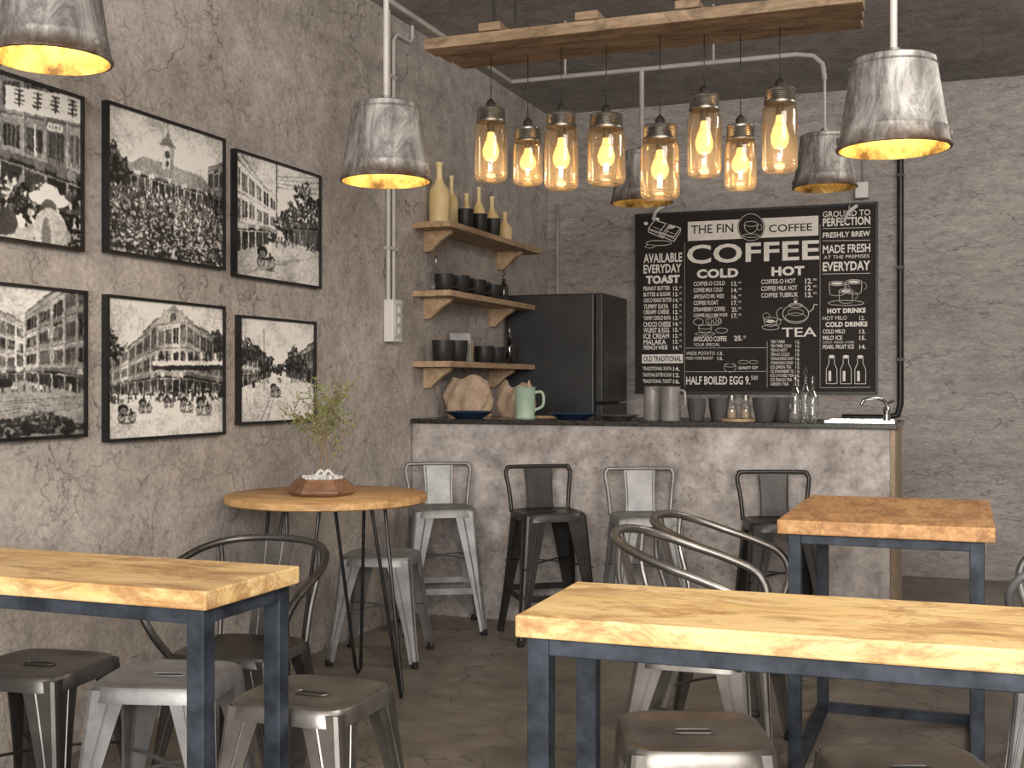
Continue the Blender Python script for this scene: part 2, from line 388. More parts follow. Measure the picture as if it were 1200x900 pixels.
for i, s in enumerate(L):
    v = 336+i*7.0; text(s, 754, [787, 788, 789, 785, 786, 788, 788, 786, 786, 782, 784][i], v, v+(5 if i in (0,1,2,4,5,10) else 6), .02)
    text('1%d.' % (2+i % 4), 791, 797.5, v, v+5, .02); text('000', 798.5, 801.5, v, v+2.2, 0)
bquad(752, 803, 416.5, 427); text('OLD TRADITIONAL', 754, 801, 418.5, 425, .02, 'board', TY-.001)
for i, s in enumerate(('TRADITIONAL KAYA', 'TRADITIONAL BUTTER & SUGAR', 'TRADITIONAL TOAST')):
    v = 431+i*7.5; text(s, 753, 789, v, v+4.5, .01); text(['14.', '12.', '16.'][i], 791, 799, v, v+5, .02)
for du, dv in ((0, 0), (14, 4)):
    stroke([(760+du, 268+dv), (768+du, 258+dv), (786+du, 263+dv), (778+du, 274+dv)], .9, True)
    stroke([(760+du, 268+dv), (760+du, 272+dv), (778+du, 279+dv), (786+du, 267+dv), (786+du, 263+dv)], .9)
    stroke([(762+du, 270+dv), (779+du, 276+dv)], .6); stroke([(766+du, 266+dv), (778+du, 270+dv)], .5)
disc(770, 257, 4, 2.2); disc(757, 262, 2.5, 2); disc(788, 266, 5, 2)
ell(773, 285, 16, 3, .7); ell(762, 289, 6, 2, .7)
ell(830, 384, 8, 2.5, .5); ell(830, 384, 8, 8, .5, 0, 180); ell(840, 377, 9, 5, .5); ell(822, 378, 6, 4, .5); ell(850, 388, 7, 3, .5); ell(830, 392, 12, 2, .4)
for k in range(5): ell(836+k*3, 377+k % 2*2, 2, 3, .35)
text('AVOCADO COFFEE', 816, 856, 395, 401, .02); text('YOUR SPECIAL', 816, 848, 403, 406.5, .0); text('25.', 865, 875, 394, 400, .03); text('000', 876, 879, 394, 397, 0)
ell(937, 368, 15, 11, .7); ell(937, 358, 8, 2.5, .6); disc(937, 354, 2, 2); ell(937, 351, 2, 1.5, .4); stroke([(952, 366), (957, 362), (958, 357), (962, 357)], .8); ell(921, 368, 6, 7, .6, 80, 280); ell(937, 372, 12, 5, .4); ell(937, 366, 9, 4, .35)
ell(908, 375, 8, 3, .5); ell(908, 375, 8, 8, .5, 0, 180); ell(908, 384, 10, 3, .5); ell(917, 378, 3, 3, .4); ell(903, 371, 4, 4, .4); disc(908, 377, 5, 2)
text('TEA', 921, 961, 384, 395, .01)
for i, s in enumerate(('TEH TARIK', 'TEH TARIK COLD', 'TEH-O HOT', 'TEH-O COLD', 'YONGYING HOT', 'YONGYING COLD', 'ICE LEMON TEA', 'ICE STRAWBERRY TEA', 'ICE LYCHEE TEA', 'ICE PEACH TEA', 'GREEN TEA')):
    v = 399+i*5; text(s, 908, [925, 932, 927, 930, 935, 934, 932, 936, 935, 933, 929][i], v, v+3.6, .01); text('1%d.' % (2+i % 5), 937, 942, v, v+3.8, .01)
stroke([(806, 409), (903, 408)], .35)
text('WIDE POTATO', 807, 842, 413, 417, .0); text('FRIED WIDE BASKET', 807, 840, 419, 422.5, .0); text('13.', 845, 852, 413, 417, .01); text('15.', 845, 852, 419, 423, .01)
stroke([(806, 437), (903, 436)], .35); text('QUALITY CUP', 870, 893, 430, 434, .02)
ell(860, 432, 7, 5, .4); ell(860, 429, 7, 2, .4); ell(876, 425, 6, 2, .4); ell(888, 425, 5, 2, .4)
text('HALF BOILED EGG 9.', 807, 884, 442, 452, .02); text('500', 885, 893, 441, 446, 0)
for u in (904,): stroke([(u, 400), (u, 455)], .3)
stroke([(805, 284), (805, 455)], .25); stroke([(965, 262), (965, 455)], .25)
text('GROUND TO', 968, 1021, 246, 253, .01); text('PERFECTION', 968, 1021, 254, 264, .03)
stroke([(968, 267.5), (1021, 266)], .5); text('FRESHLY BREW', 968, 1021, 271, 277.5, .03); stroke([(968, 282), (1021, 281)], .5)
text('MADE FRESH', 968, 1021, 286, 296, .02); text('AT THE PREMISES', 969, 1020, 298.5, 302.5, .0); text('EVERYDAY', 968, 1021, 306, 317, .03); stroke([(968, 321), (1021, 320)], .5)
for u, v, r in ((984, 337, 9), (1003, 335, 9), (994, 346, 8)):
    ell(u, v-5, r, 2.6, .5); stroke([(u-r, v-5), (u-r+1, v+7)], .5); stroke([(u+r, v-5), (u+r-1, v+7)], .5); ell(u, v+7, r-1, 2.5, .5, 0, 180); ell(u+r+2, v, 3, 4, .5, -90, 90); disc(u, v-5, r*.7, 1.5)
ell(994, 355, 20, 3, .5)
text('HOT DRINKS', 973, 1016, 361, 367, .05); text('HOT MILO', 968, 995, 370.5, 375, .0); text('12.', 1009, 1015, 370, 375, .01); text('COLD DRINKS', 971, 1018, 377, 383, .05)
for i, (s, w) in enumerate((('COLD MILO', 25), ('MILO ICE', 22), ('PEARL FRUIT ICE', 35))):
    v = [386, 393.5, 404][i]; text(s, 968, 968+w, v, v+5, .02); text(['13.', '15.', '14.'][i], 1009, 1016, v, v+5, .02)
text('CHOCO - MANGO - LYCHEE', 968, 1003, 400, 402.5, 0)
for u in (978, 994, 1010):
    stroke([(u-3, 420), (u-3, 426), (u-6, 433), (u-6, 450), (u+6, 450), (u+6, 433), (u+3, 426), (u+3, 420)], .6, True)
    disc(u, 418, 3.5, 1.8); bquad(u-3.5, u-.5, 435, 447)
stroke([(966, 455), (1021, 454)], .4)
child(b, 'menu_print', e, recalc=False)
b = B()
for u in (772, 998):
    x, z = bp(u, 247); b.tube([(x-.03, BY-.02, z-.06), (x, BY-.05, z-.01), (x+.05, BY-.03, z+.03)], .012, 'white', 8, 5)
    b.tube([(x, BY-.04, z), (x, BY+.03, BZ1+.03)], .004, 'white', 6)
child(b, 'clips', e)

# ------------------------------------------------------------------ framed photographs
def poly_fill(img, pts, val, a=1.0):
    Hh, W = img.shape
    xs0 = [p[0] for p in pts]; ys0 = [p[1] for p in pts]
    c0 = max(int(min(xs0)*W)-1, 0); c1 = min(int(max(xs0)*W)+2, W); r0 = max(int(min(ys0)*Hh)-1, 0); r1 = min(int(max(ys0)*Hh)+2, Hh)
    if c1 <= c0 or r1 <= r0: return
    ys, xs = np.mgrid[r0:r1, c0:c1]; xs = (xs+.5)/W; ys = (ys+.5)/Hh; P = pts
    area = sum(P[i][0]*P[(i+1) % len(P)][1]-P[(i+1) % len(P)][0]*P[i][1] for i in range(len(P)))
    sg = 1 if area > 0 else -1; mk = np.ones(xs.shape, bool)
    for i in range(len(P)):
        x0, y0 = P[i]; x1, y1 = P[(i+1) % len(P)]
        mk &= sg*((x1-x0)*(ys-y0)-(y1-y0)*(xs-x0)) >= 0
    sub = img[r0:r1, c0:c1]; sub[mk] = sub[mk]*(1-a)+val*a
def ellf(img, x, y, a, c, val):
    Hh, W = img.shape
    x0 = max(int((x-a)*W), 0); x1 = min(int((x+a)*W)+2, W); y0 = max(int((y-c)*Hh), 0); y1 = min(int((y+c)*Hh)+2, Hh)
    if x1 <= x0 or y1 <= y0: return
    ys, xs = np.mgrid[y0:y1, x0:x1]
    mk = (((xs+.5)/W-x)/a)**2+(((ys+.5)/Hh-y)/c)**2 < 1
    img[y0:y1, x0:x1][mk] = val
def tree(img, x, y, a, c, rnd, n=260, lo=.05, hi=.42):
    for k in range(int(n*1.6)):
        t = rnd.random()*2*pi; r = math.sqrt(rnd.random())*(1+.25*math.sin(3*t+x*9)+.15*math.sin(7*t))
        yy = y+c*r*math.sin(t); v = lo+(hi-lo)*rnd.random()**2*(1.2-(yy-y+c)/(2*c))
        ellf(img, x+a*r*math.cos(t), yy, .006+.010*rnd.random(), .006+.011*rnd.random(), max(v, .02))
def facade(img, q, nx, ny, wall, rnd, dark=.06, arch=True):
    q = [np.array(p) for p in q]
    def P(s, t): return tuple((q[0]*(1-s)+q[1]*s)*(1-t)+(q[3]*(1-s)+q[2]*s)*t)
    def Q(s0, s1, t0, t1, v, a=1.0): poly_fill(img, [P(s0,t0), P(s1,t0), P(s1,t1), P(s0,t1)], v, a)
    hs = []
    for i in range(nx):
        w_ = wall*(.60+.5*rnd.random()); hs.append(w_); up = -.10*rnd.random()
        Q(i/nx, (i+1)/nx, up, 1, w_); Q(i/nx, (i+1)/nx, up, up+.03, w_*.5)
    for j in range(ny):
        t0 = j/ny
        Q(0, 1, t0+.02/ny, t0+.08/ny, dark*3, .7); Q(0, 1, t0+.08/ny, t0+.12/ny, min(.85, wall*1.15), .7)
        for i in range(nx):
            w_ = hs[i]; last = j == ny-1
            a, c, s0, s1 = (t0+.30/ny, t0+1/ny, (i+.05)/nx, (i+.95)/nx) if last else (t0+(.22+.1*rnd.random())/ny, t0+(.78+.12*rnd.random())/ny, (i+.14)/nx, (i+.86)/nx)
            Q(s0, s1, a, c, dark+rnd.random()*.16)
            if not last:
                nm = rnd.choice((2, 3, 4))
                for m in range(1, nm):
                    sm = s0+(s1-s0)*m/nm; Q(sm-.035/nx, sm+.035/nx, a, c, w_*(.5+.4*rnd.random()))
                for m in range(nm):
                    if rnd.random() < .55: Q(s0+(s1-s0)*(m+.1)/nm, s0+(s1-s0)*(m+.9)/nm, a+(c-a)*rnd.random()*.3, c-(c-a)*rnd.random()*.3, w_*(.25+.5*rnd.random()), .8)
                if arch and rnd.random() < .6:
                    for m in range(6): Q(s0+(s1-s0)*m/6, s0+(s1-s0)*(m+.5)/6, c, c+.12/ny, w_*.4)
            else:
                for m in range(5):
                    sm = s0+(s1-s0)*rnd.random(); Q(sm, sm+(.06+.2*rnd.random())/nx, a+(c-a)*(.2+.5*rnd.random()), c, .05+.5*rnd.random()**2)
            Q(i/nx-.02/nx, i/nx+.05/nx, t0, t0+1/ny, min(.85, w_*1.2)); Q(i/nx+.05/nx, i/nx+.09/nx, t0, t0+1/ny, w_*.45)
            if rnd.random() < .3:
                sa = (i+.1)/nx; ta = t0+.1/ny; Q(sa, sa+.7/nx, ta, ta+.15/ny, .75 if rnd.random() < .5 else .12)
                for m in range(4): Q(sa+(.06+.15*m)/nx, sa+(.12+.15*m)/nx, ta+.03/ny, ta+.12/ny, .25 if wall > .3 else .5)
            if rnd.random() < .35:
                sa = (i+rnd.random())/nx; Q(sa, sa+.06/nx, t0+.2/ny, t0+(.6+.3*rnd.random())/ny, .8 if rnd.random() < .5 else .08)
    t0 = 1-1/ny
    Q(-.02, 1.02, t0, t0+.16/ny, wall*.5); Q(-.02, 1.02, t0+.16/ny, t0+.26/ny, .07)
    for i in range(nx*2):
        if rnd.random() < .5: Q(i/nx/2, (i+.9)/nx/2, t0+.02/ny, t0+.22/ny, wall*(.35+.8*rnd.random()))
def person(img, x, y, k, rnd):
    c = .05+.1*rnd.random() if rnd.random() < .55 else .45+.45*rnd.random()
    ellf(img, x+k*.2, y+k*3.1, k*1.2, k*.3, .25)
    ellf(img, x-k*.2, y+k*2.1, k*.22, k*1.1, .12); ellf(img, x+k*.22, y+k*2.1, k*.22, k*1.1, .15)
    ellf(img, x, y+k*.7, k*.55, k*1.1, c); ellf(img, x, y-k*.65, k*.32, k*.42, .12)
    if rnd.random() < .5: ellf(img, x, y-k*.95, k*.5, k*.22, .75)
def crowd(img, n, y0, y1, x0, x1, s, rnd, dk=.8):
    L = sorted([(y0+(y1-y0)*rnd.random(), x0+(x1-x0)*rnd.random()) for _ in range(n)])
    for y, x in L:
        k = s*(.45+.9*(y-y0)/(y1-y0+1e-6)); v = .04+rnd.random()*.24 if rnd.random() < dk else .4+rnd.random()*.4
        ellf(img, x, y+k*1.4, k*.7, k*1.6, v); ellf(img, x+k*.3, y+k*1.2, k*.25, k*1.0, min(.85, v*1.8)); ellf(img, x, y-k*.5, k*.40, k*.5, .06+.16*rnd.random())
        if rnd.random() < .25: ellf(img, x, y-k*.8, k*.55, k*.25, .65)
def rickshaw(img, x, y, k):
    for dx in (-1.2, 1.2):
        ellf(img, x+dx*k, y, k*.9, k*1.1, .08); ellf(img, x+dx*k, y, k*.72, k*.88, .5)
        ellf(img, x+dx*k, y, k*.15, k*.2, .08)
    ellf(img, x, y+k*1.25, k*2.2, k*.25, .25)
    ellf(img, x-.9*k, y-1.7*k, k*1.2, k*1.0, .08); ellf(img, x-.8*k, y-1.3*k, k*.7, k*.6, .35); ellf(img, x+.9*k, y-2.4*k, k*.4, k*1.4, .8); ellf(img, x+.9*k, y-1.0*k, k*.25, k*.9, .1); ellf(img, x+.9*k, y-4.0*k, k*.33, k*.42, .05); ellf(img, x+.9*k, y-4.35*k, k*.6, k*.2, .6)
    poly_fill(img, [(x-2*k, y-.5*k), (x+1.5*k, y-.9*k), (x+1.5*k, y-.6*k), (x-2*k, y-.2*k)], .08)
def smooth_noise(Hh, W, cells, seed):
    r = np.random.RandomState(seed); g = r.rand(cells+2, cells+2)
    y = np.linspace(0, cells, Hh, endpoint=False); x = np.linspace(0, cells, W, endpoint=False)
    yi = y.astype(int); xi = x.astype(int); fy = (y-yi)[:, None]; fx = (x-xi)[None]
    fy = fy*fy*(3-2*fy); fx = fx*fx*(3-2*fx)
    a = g[yi][:, xi]; b_ = g[yi][:, xi+1]; c = g[yi+1][:, xi]; d = g[yi+1][:, xi+1]
    return a*(1-fy)*(1-fx)+b_*(1-fy)*fx+c*fy*(1-fx)+d*fy*fx
def paint(kind):
    rnd = random.Random(kind*17+3); W, Hh = 340, 256; im = np.zeros((Hh, W))
    ys = np.linspace(0, 1, Hh)[:, None]; im[:] = .74+.18*ys
    if kind == 0:
        facade(im, [(-.05, .28), (.34, .06), (.34, .64), (-.05, .66)], 5, 3, .5, rnd)
        facade(im, [(.34, .02), (1.05, -.18), (1.05, .84), (.34, .66)], 5, 3, .44, rnd)
        poly_fill(im, [(.52, .06), (1.02, -.02), (1.02, .16), (.52, .20)], .85)
        for k in range(4):
            x = .60+k*.115
            for m in range(4): poly_fill(im, [(x-.03, .06+m*.028-k*.012), (x+.03, .055+m*.028-k*.012), (x+.03, .067+m*.028-k*.012), (x-.03, .072+m*.028-k*.012)], .12)
            poly_fill(im, [(x-.006, .05-k*.012), (x+.008, .05-k*.012), (x+.008, .17-k*.012), (x-.006, .17-k*.012)], .12)
        poly_fill(im, [(0, .66), (.34, .66), (1, .80), (1, 1), (0, 1)], .55)
        crowd(im, 150, .60, .80, 0, 1, .032, rnd); crowd(im, 22, .78, .98, 0, .62, .06, rnd, .65)
        tree(im, .62, .78, .10, .10, rnd, 60, .03, .2); tree(im, .88, .92, .2, .2, rnd, 160, .03, .3)
        ellf(im, .79, .71, .13, .05, .92); ellf(im, .79, .665, .06, .05, .85); ellf(im, .79, .76, .05, .05, .25); ellf(im, .80, .92, .11, .15, .62); ellf(im, .77, .95, .03, .12, .35)
        for k in range(2): ellf(im, .25+.25*k, .90, .09, .09, .16); ellf(im, .20+.25*k, .83, .035, .05, .4)
    elif kind == 1:
        poly_fill(im, [(0, .46), (1, .44), (1, 1), (0, 1)], .2)
        tree(im, .05, .42, .14, .13, rnd); tree(im, .20, .44, .08, .07, rnd, 120)
        poly_fill(im, [(.16, .38), (.28, .29), (.80, .32), (.92, .42), (.92, .44), (.16, .40)], .42)
        for k in range(24): poly_fill(im, [(.22+k*.027, .39), (.225+k*.027, .39), (.30+k*.021, .30), (.295+k*.021, .30)], .55)
        facade(im, [(.18, .40), (.92, .43), (.92, .56), (.18, .54)], 13, 1, .78, rnd)
        poly_fill(im, [(.44, .34), (.54, .34), (.54, .16), (.44, .16)], .66); poly_fill(im, [(.42, .17), (.56, .17), (.49, .07)], .34); poly_fill(im, [(.51, .34), (.54, .34), (.54, .17), (.51, .17)], .42); ellf(im, .485, .23, .022, .03, .16); ellf(im, .485, .30, .015, .025, .16)
        poly_fill(im, [(.487, .08), (.493, .08), (.493, .0), (.487, .0)], .2)
        facade(im, [(.86, .26), (1.02, .18), (1.02, .62), (.86, .57)], 3, 2, .45, rnd)
        crowd(im, 1700, .52, .99, 0, 1, .020, rnd, .74)
    elif kind == 2:
        facade(im, [(-.02, .02), (.46, .30), (.46, .68), (-.02, .84)], 6, 3, .92, rnd)
        poly_fill(im, [(-.02, .82), (.5, .66), (1, .62), (1, 1), (-.02, 1)], .62)
        tree(im, .86, .36, .2, .24, rnd, 420); tree(im, .62, .47, .14, .15, rnd, 260)
        facade(im, [(.55, .50), (1.02, .42), (1.02, .68), (.55, .64)], 8, 1, .38, rnd)
        poly_fill(im, [(.455, .0), (.472, .0), (.472, .72), (.455, .72)], .12)
        for k in range(4): poly_fill(im, [(.46, .1+k*.03), (1, .0+k*.05), (1, .006+k*.05), (.46, .107+k*.03)], .3)
        rickshaw(im, .34, .86, .05)
        for _ in range(22): person(im, .40+.55*rnd.random(), .62+.03*rnd.random(), .014, rnd)
        for k in range(5): poly_fill(im, [(.1+k*.2, .98-k*.06), (.5+k*.15, .82-k*.03), (.5+k*.15, .83-k*.03), (.1+k*.2, 1-k*.06)], .48)
    elif kind == 3:
        facade(im, [(.30, .10), (.62, .26), (.62, .64), (.30, .70)], 6, 4, .7, rnd); facade(im, [(.62, .20), (1.04, -.15), (1.04, .76), (.62, .64)], 5, 4, .5, rnd)
        poly_fill(im, [(0, .70), (.62, .62), (1.0, .72), (1, 1), (0, 1)], .42)
        tree(im, .16, .22, .22, .24, rnd, 560, .05, .55)
        poly_fill(im, [(.12, .2), (.165, .2), (.18, .74), (.105, .74)], .08); poly_fill(im, [(.33, .3), (.345, .3), (.345, .68), (.33, .68)], .1)
        for k in range(7): poly_fill(im, [(0, .78+k*.03), (1, .73+k*.012), (1, .735+k*.012), (0, .79+k*.03)], .2+.06*(k % 3))
        tree(im, .7, .93, .32, .07, rnd, 240, .08, .25); tree(im, .1, .94, .2, .05, rnd, 100, .08, .25)
        ellf(im, .10, .68, .1, .05, .08); ellf(im, .09, .65, .06, .04, .14); ellf(im, .50, .64, .05, .03, .08)
        for _ in range(16): person(im, .3+.6*rnd.random(), .66, .012, rnd)
    elif kind == 4:
        facade(im, [(-.02, .48), (.40, .16), (.40, .70), (-.02, .68)], 7, 3, .66, rnd)
        facade(im, [(.40, .16), (.66, .12), (.66, .71), (.40, .70)], 4, 3, .80, rnd)
        facade(im, [(.66, .12), (1.03, .30), (1.03, .72), (.66, .71)], 6, 3, .55, rnd)
        poly_fill(im, [(.40, .16), (.67, .13), (.62, .04), (.45, .05)], .6); poly_fill(im, [(.47, .06), (.60, .05), (.54, .0)], .38); ellf(im, .535, .10, .03, .03, .18)
        for k in range(9): poly_fill(im, [(.42+k*.028, .15), (.428+k*.028, .15), (.46+k*.020, .05), (.455+k*.020, .05)], .36)
        tree(im, .02, .34, .08, .10, rnd, 90); tree(im, .97, .26, .07, .08, rnd, 90)
        poly_fill(im, [(.36, .44), (1, .42), (1, .455), (.36, .475)], .82); poly_fill(im, [(.36, .475), (1, .455), (1, .50), (.36, .51)], .10)
        for k in range(14): poly_fill(im, [(.38+k*.045, .36), (.40+k*.045, .36), (.40+k*.045, .43), (.38+k*.045, .43)], .75 if k % 3 == 0 else .12)
        poly_fill(im, [(0, .69), (1, .72), (1, 1), (0, 1)], .72)
        for _ in range(80): person(im, rnd.random(), .68+.03*rnd.random(), .013, rnd)
        for x, y, k in ((.15, .85, .035), (.30, .79, .026), (.66, .79, .030), (.82, .81, .036), (.5, .76, .022)): rickshaw(im, x, y, k)
        for k in range(3): poly_fill(im, [(0, .92+k*.02), (1, .80+k*.015), (1, .803+k*.015), (0, .928+k*.02)], .56)
    else:
        facade(im, [(-.02, .28), (.40, .44), (.40, .57), (-.02, .68)], 7, 2, .7, rnd); facade(im, [(.60, .42), (1.02, .18), (1.02, .64), (.60, .56)], 7, 2, .38, rnd)
        tree(im, .1, .33, .18, .11, rnd, 300); tree(im, .32, .43, .1, .08, rnd, 160); tree(im, .72, .40, .13, .12, rnd, 260); tree(im, .5, .49, .1, .05, rnd, 90)
        poly_fill(im, [(-.02, .68), (.40, .56), (.60, .56), (1.02, .64), (1, 1), (0, 1)], .72)
        for dx in (0, .08): poly_fill(im, [(.50+dx*.2, .56), (.505+dx*.2, .56), (.27+dx, 1), (.255+dx, 1)], .42)
        poly_fill(im, [(.30, .1), (.31, .1), (.31, .7), (.30, .7)], .16)
        for x, y, k in ((.07, .74, .035), (.17, .76, .035)):
            ellf(im, x, y, k*.8, .09, .93); ellf(im, x+.01, y+.03, k*.4, .08, .6); ellf(im, x, y-.115, .018, .028, .06); ellf(im, x, y+.12, k*.5, .03, .8)
        rickshaw(im, .46, .72, .034)
        for _ in range(24): person(im, .15+.8*rnd.random(), .575+.02*rnd.random(), .010, rnd)
    dx = ((smooth_noise(Hh, W, 70, kind+70)-.5)*5).astype(int); dy = ((smooth_noise(Hh, W, 70, kind+80)-.5)*5).astype(int)
    yy, xx = np.mgrid[0:Hh, 0:W]; im = im[np.clip(yy+dy, 0, Hh-1), np.clip(xx+dx, 0, W-1)]
    sn = smooth_noise(Hh, W, 5, kind)*.5+smooth_noise(Hh, W, 14, kind+9)*.3+smooth_noise(Hh, W, 60, kind+20)*.4+smooth_noise(Hh, W, 120, kind+40)*.35
    im = im*(.46+.72*sn)+.03*sn
    k = np.array([.25, .5, .25])
    for _ in range(2):
        p = np.pad(im, 1, mode='edge'); im = sum(k[a]*k[c]*p[a:a+Hh, c:c+W] for a in range(3) for c in range(3))
    vg = 1-.3*(((xx/W-.5)**2+(yy/Hh-.5)**2)/.5)
    im = im*vg+(np.random.RandomState(kind).rand(Hh, W)-.5)*.07
    im = np.clip((im-.05)*1.45, 0.0, 1); im = im*im*(3-2*im)*.25+im*.75
    return np.clip(im, .008, .97)**1.55*.95
def photo_frame(kind, y0, y1, z0, z1):
    e = empty('framed_photograph', (XL+.02, (y0+y1)/2, (z0+z1)/2))
    b = B(); t = .011; x1 = XL+.028
    for lo, hi in (((XL+.001, y0, z0), (x1, y0+t, z1)), ((XL+.001, y1-t, z0), (x1, y1, z1)), ((XL+.001, y0+t, z0), (x1, y1-t, z0+t)), ((XL+.001, y0+t, z1-t), (x1, y1-t, z1))): b.box(lo, hi, 'frame')
    b.box((XL+.001, y0+t, z0+t), (XL+.016, y1-t, z1-t), 'frame')
    child(b, 'frame', e)
    im = paint(kind); Hh, W = im.shape
    ya = np.linspace(y0+t, y1-t, W+1); za = np.linspace(z1-t, z0+t, Hh+1)
    YY, ZZ = np.meshgrid(ya, za); vs = np.stack([np.full(YY.size, XL+.018), YY.ravel(), ZZ.ravel()], 1)
    r, c = np.mgrid[0:Hh, 0:W]; a = (r*(W+1)+c).ravel(); fs = np.stack([a, a+W+1, a+W+2, a+1], 1)
    me = bpy.data.meshes.new('print'); me.from_pydata(vs.tolist(), [], fs.tolist())
    at = me.color_attributes.new('pic', 'FLOAT_COLOR', 'CORNER')
    g = np.repeat(im.ravel(), 4); arr = np.ones((g.size, 4), np.float32); arr[:, 0] = g; arr[:, 1] = g*.985; arr[:, 2] = g*.95
    at.data.foreach_set('color', arr.ravel()); me.materials.append(M['pic'])
    o = bpy.data.objects.new('print', me); C.objects.link(o); o.parent = e; o.matrix_parent_inverse = Matrix.Translation(-e.location)
photo_frame(0, 2.56, 3.284, 1.698, 2.225)
photo_frame(1, 3.40, 4.114, 1.71, 2.242)
photo_frame(2, 4.186, 4.886, 1.692, 2.218)
photo_frame(3, 2.56, 3.30, 1.07, 1.567)
photo_frame(4, 3.40, 4.114, 1.046, 1.564)
photo_frame(5, 4.217, 4.839, 1.081, 1.536)

# ------------------------------------------------------------------ tables
def rect_table(name, x0, x1, y0, y1, ztop, th=.041, leg=.042, top='table', inset=.018, floorbar=()):
    cx, cy = (x0+x1)/2, (y0+y1)/2; e = empty(name, (cx, cy, 0))
    b = B(); b.box((x0, y0, ztop-th), (x1, y1, ztop), top); child(b, 'tabletop', e, bevel=.004)
    b = B(); X0, X1, Y0, Y1 = x0+inset, x1-inset, y0+inset, y1-inset; zt = ztop-th-.0005
    for x in (X0, X1-leg):
        for y in (Y0, Y1-leg): b.box((x, y, 0), (x+leg, y+leg, zt), 'bluemetal')
    for y in (Y0, Y1-leg): b.box((X0+leg, y, zt-leg*.8), (X1-leg, y+leg, zt), 'bluemetal')
    for x in (X0, X1-leg): b.box((x, Y0+leg, zt-leg*.8), (x+leg, Y1-leg, zt), 'bluemetal')
    for k in floorbar:
        if k == 'back': b.box((X0+leg, Y1-leg, 0), (X1-leg, Y1, leg*.8), 'bluemetal')
        if k == 'sides':
            for x in (X0, X1-leg): b.box((x, Y0+leg, 0), (x+leg, Y1-leg, leg*.8), 'bluemetal')
    child(b, 'steel_frame', e, bevel=.0025)
    return e
rect_table('dining_table', -2.70, -1.468, 2.09, 2.465, .82)
t_ = rect_table('dining_table', -.785, .62, 2.095, 2.50, .82); t_.rotation_euler = (0, 0, .022)
rect_table('square_table', -.553, .09, 3.84, 4.75, .82, .045, .04, 'table2', .03, ('back', 'sides'))

# round table
e = empty('round_cafe_table', (-2.405, 4.25, 0))
b = B(); R = .405
b.lathe([(.001, .775), (R-.006, .775), (R, .780), (R, .802), (R-.006, .807), (.001, .807)], 'table3', seg=64)
t = b.obj('tabletop'); t.parent = e
b = B()
for a in (5, 95, 185, 275):
    A = math.radians(a); rd = Vector((math.cos(A), math.sin(A), 0)); tg = Vector((-math.sin(A), math.cos(A), 0))
    foot = rd*.32; t0 = rd*.22
    p1 = t0+tg*.07+Vector((0,0,.773)); p2 = t0-tg*.07+Vector((0,0,.773))
    b.tube([p1, foot+tg*.012+Vector((0,0,.03)), foot+Vector((0,0,.008)), foot-tg*.012+Vector((0,0,.03)), p2], .0075, 'blackmetal', 8)
    b.box((-.03, -.085, .768), (.03, .085, .7745), 'blackmetal', Matrix.Translation(t0) @ Matrix.Rotation(A, 4, 'Z'))
t = b.obj('hairpin_legs'); t.parent = e

# planter with small tree
b = B(); n = 6
def oct_(r, z, ph=.15): return [(r*math.cos(2*pi*k/n+ph), r*math.sin(2*pi*k/n+ph), z) for k in range(n)]
b.loft([oct_(.115, 0), oct_(.138, .014), oct_(.138, .024), oct_(.098, .066), oct_(.088, .066), oct_(.088, .045)], 'planter', False)
b.sphere((0,0,.05), .08, 'stone', 20, 8, (1,1,.3))
rr = random.Random(5)
for k in range(80):
    a = rr.random()*2*pi; r = .08*math.sqrt(rr.random()); b.sphere((r*math.cos(a), r*math.sin(a), .070+.01*(1-r/.08)), .005+.004*rr.random(), 'stone', 6, 4)
for k in range(2): b.tube([(-.02+.03*k, -.03, .07), (.0+.03*k, -.02, .10), (.02+.03*k, 0, .075)], .006, 'white', 6, 4)
def branch(p, d, L, r, depth):
    pts = [p]
    for i in range(4):
        d = (d+Vector((rr.uniform(-.28,.28), rr.uniform(-.28,.28), rr.uniform(-.02,.26)))).normalized(); p = p+d*L/4; pts.append(p)
    b.tube(pts, r, 'bark', 5)
    if depth <= 1:
        for q in pts[1:]:
            for _ in range(3 if depth == 0 else 2):
                c = q+Vector((rr.uniform(-.02,.02), rr.uniform(-.02,.02), rr.uniform(-.015,.02))); u = Vector((rr.uniform(-1,1), rr.uniform(-1,1), rr.uniform(-.6,.8))).normalized(); w = u.orthogonal().normalized()
                b.add([c, c+u*.009+w*.005, c+u*.018, c+u*.009-w*.005], [(0,1,2,3)], 'leaf')
    if depth == 0: return
    for _ in range(5):
        k = rr.choice(pts[1:]); branch(k, (d+Vector((rr.uniform(-1.3,1.3), rr.uniform(-1.3,1.3), .2))).normalized(), L*.62, r*.6, depth-1)
for dx in (-.02, .03): branch(Vector((dx, 0, .06)), Vector((dx*5, 0, 1)), .24, .0038, 2)
b.obj('potted_bonsai_tree', (-2.39, 4.18, .808), rz=.3, recalc=False)

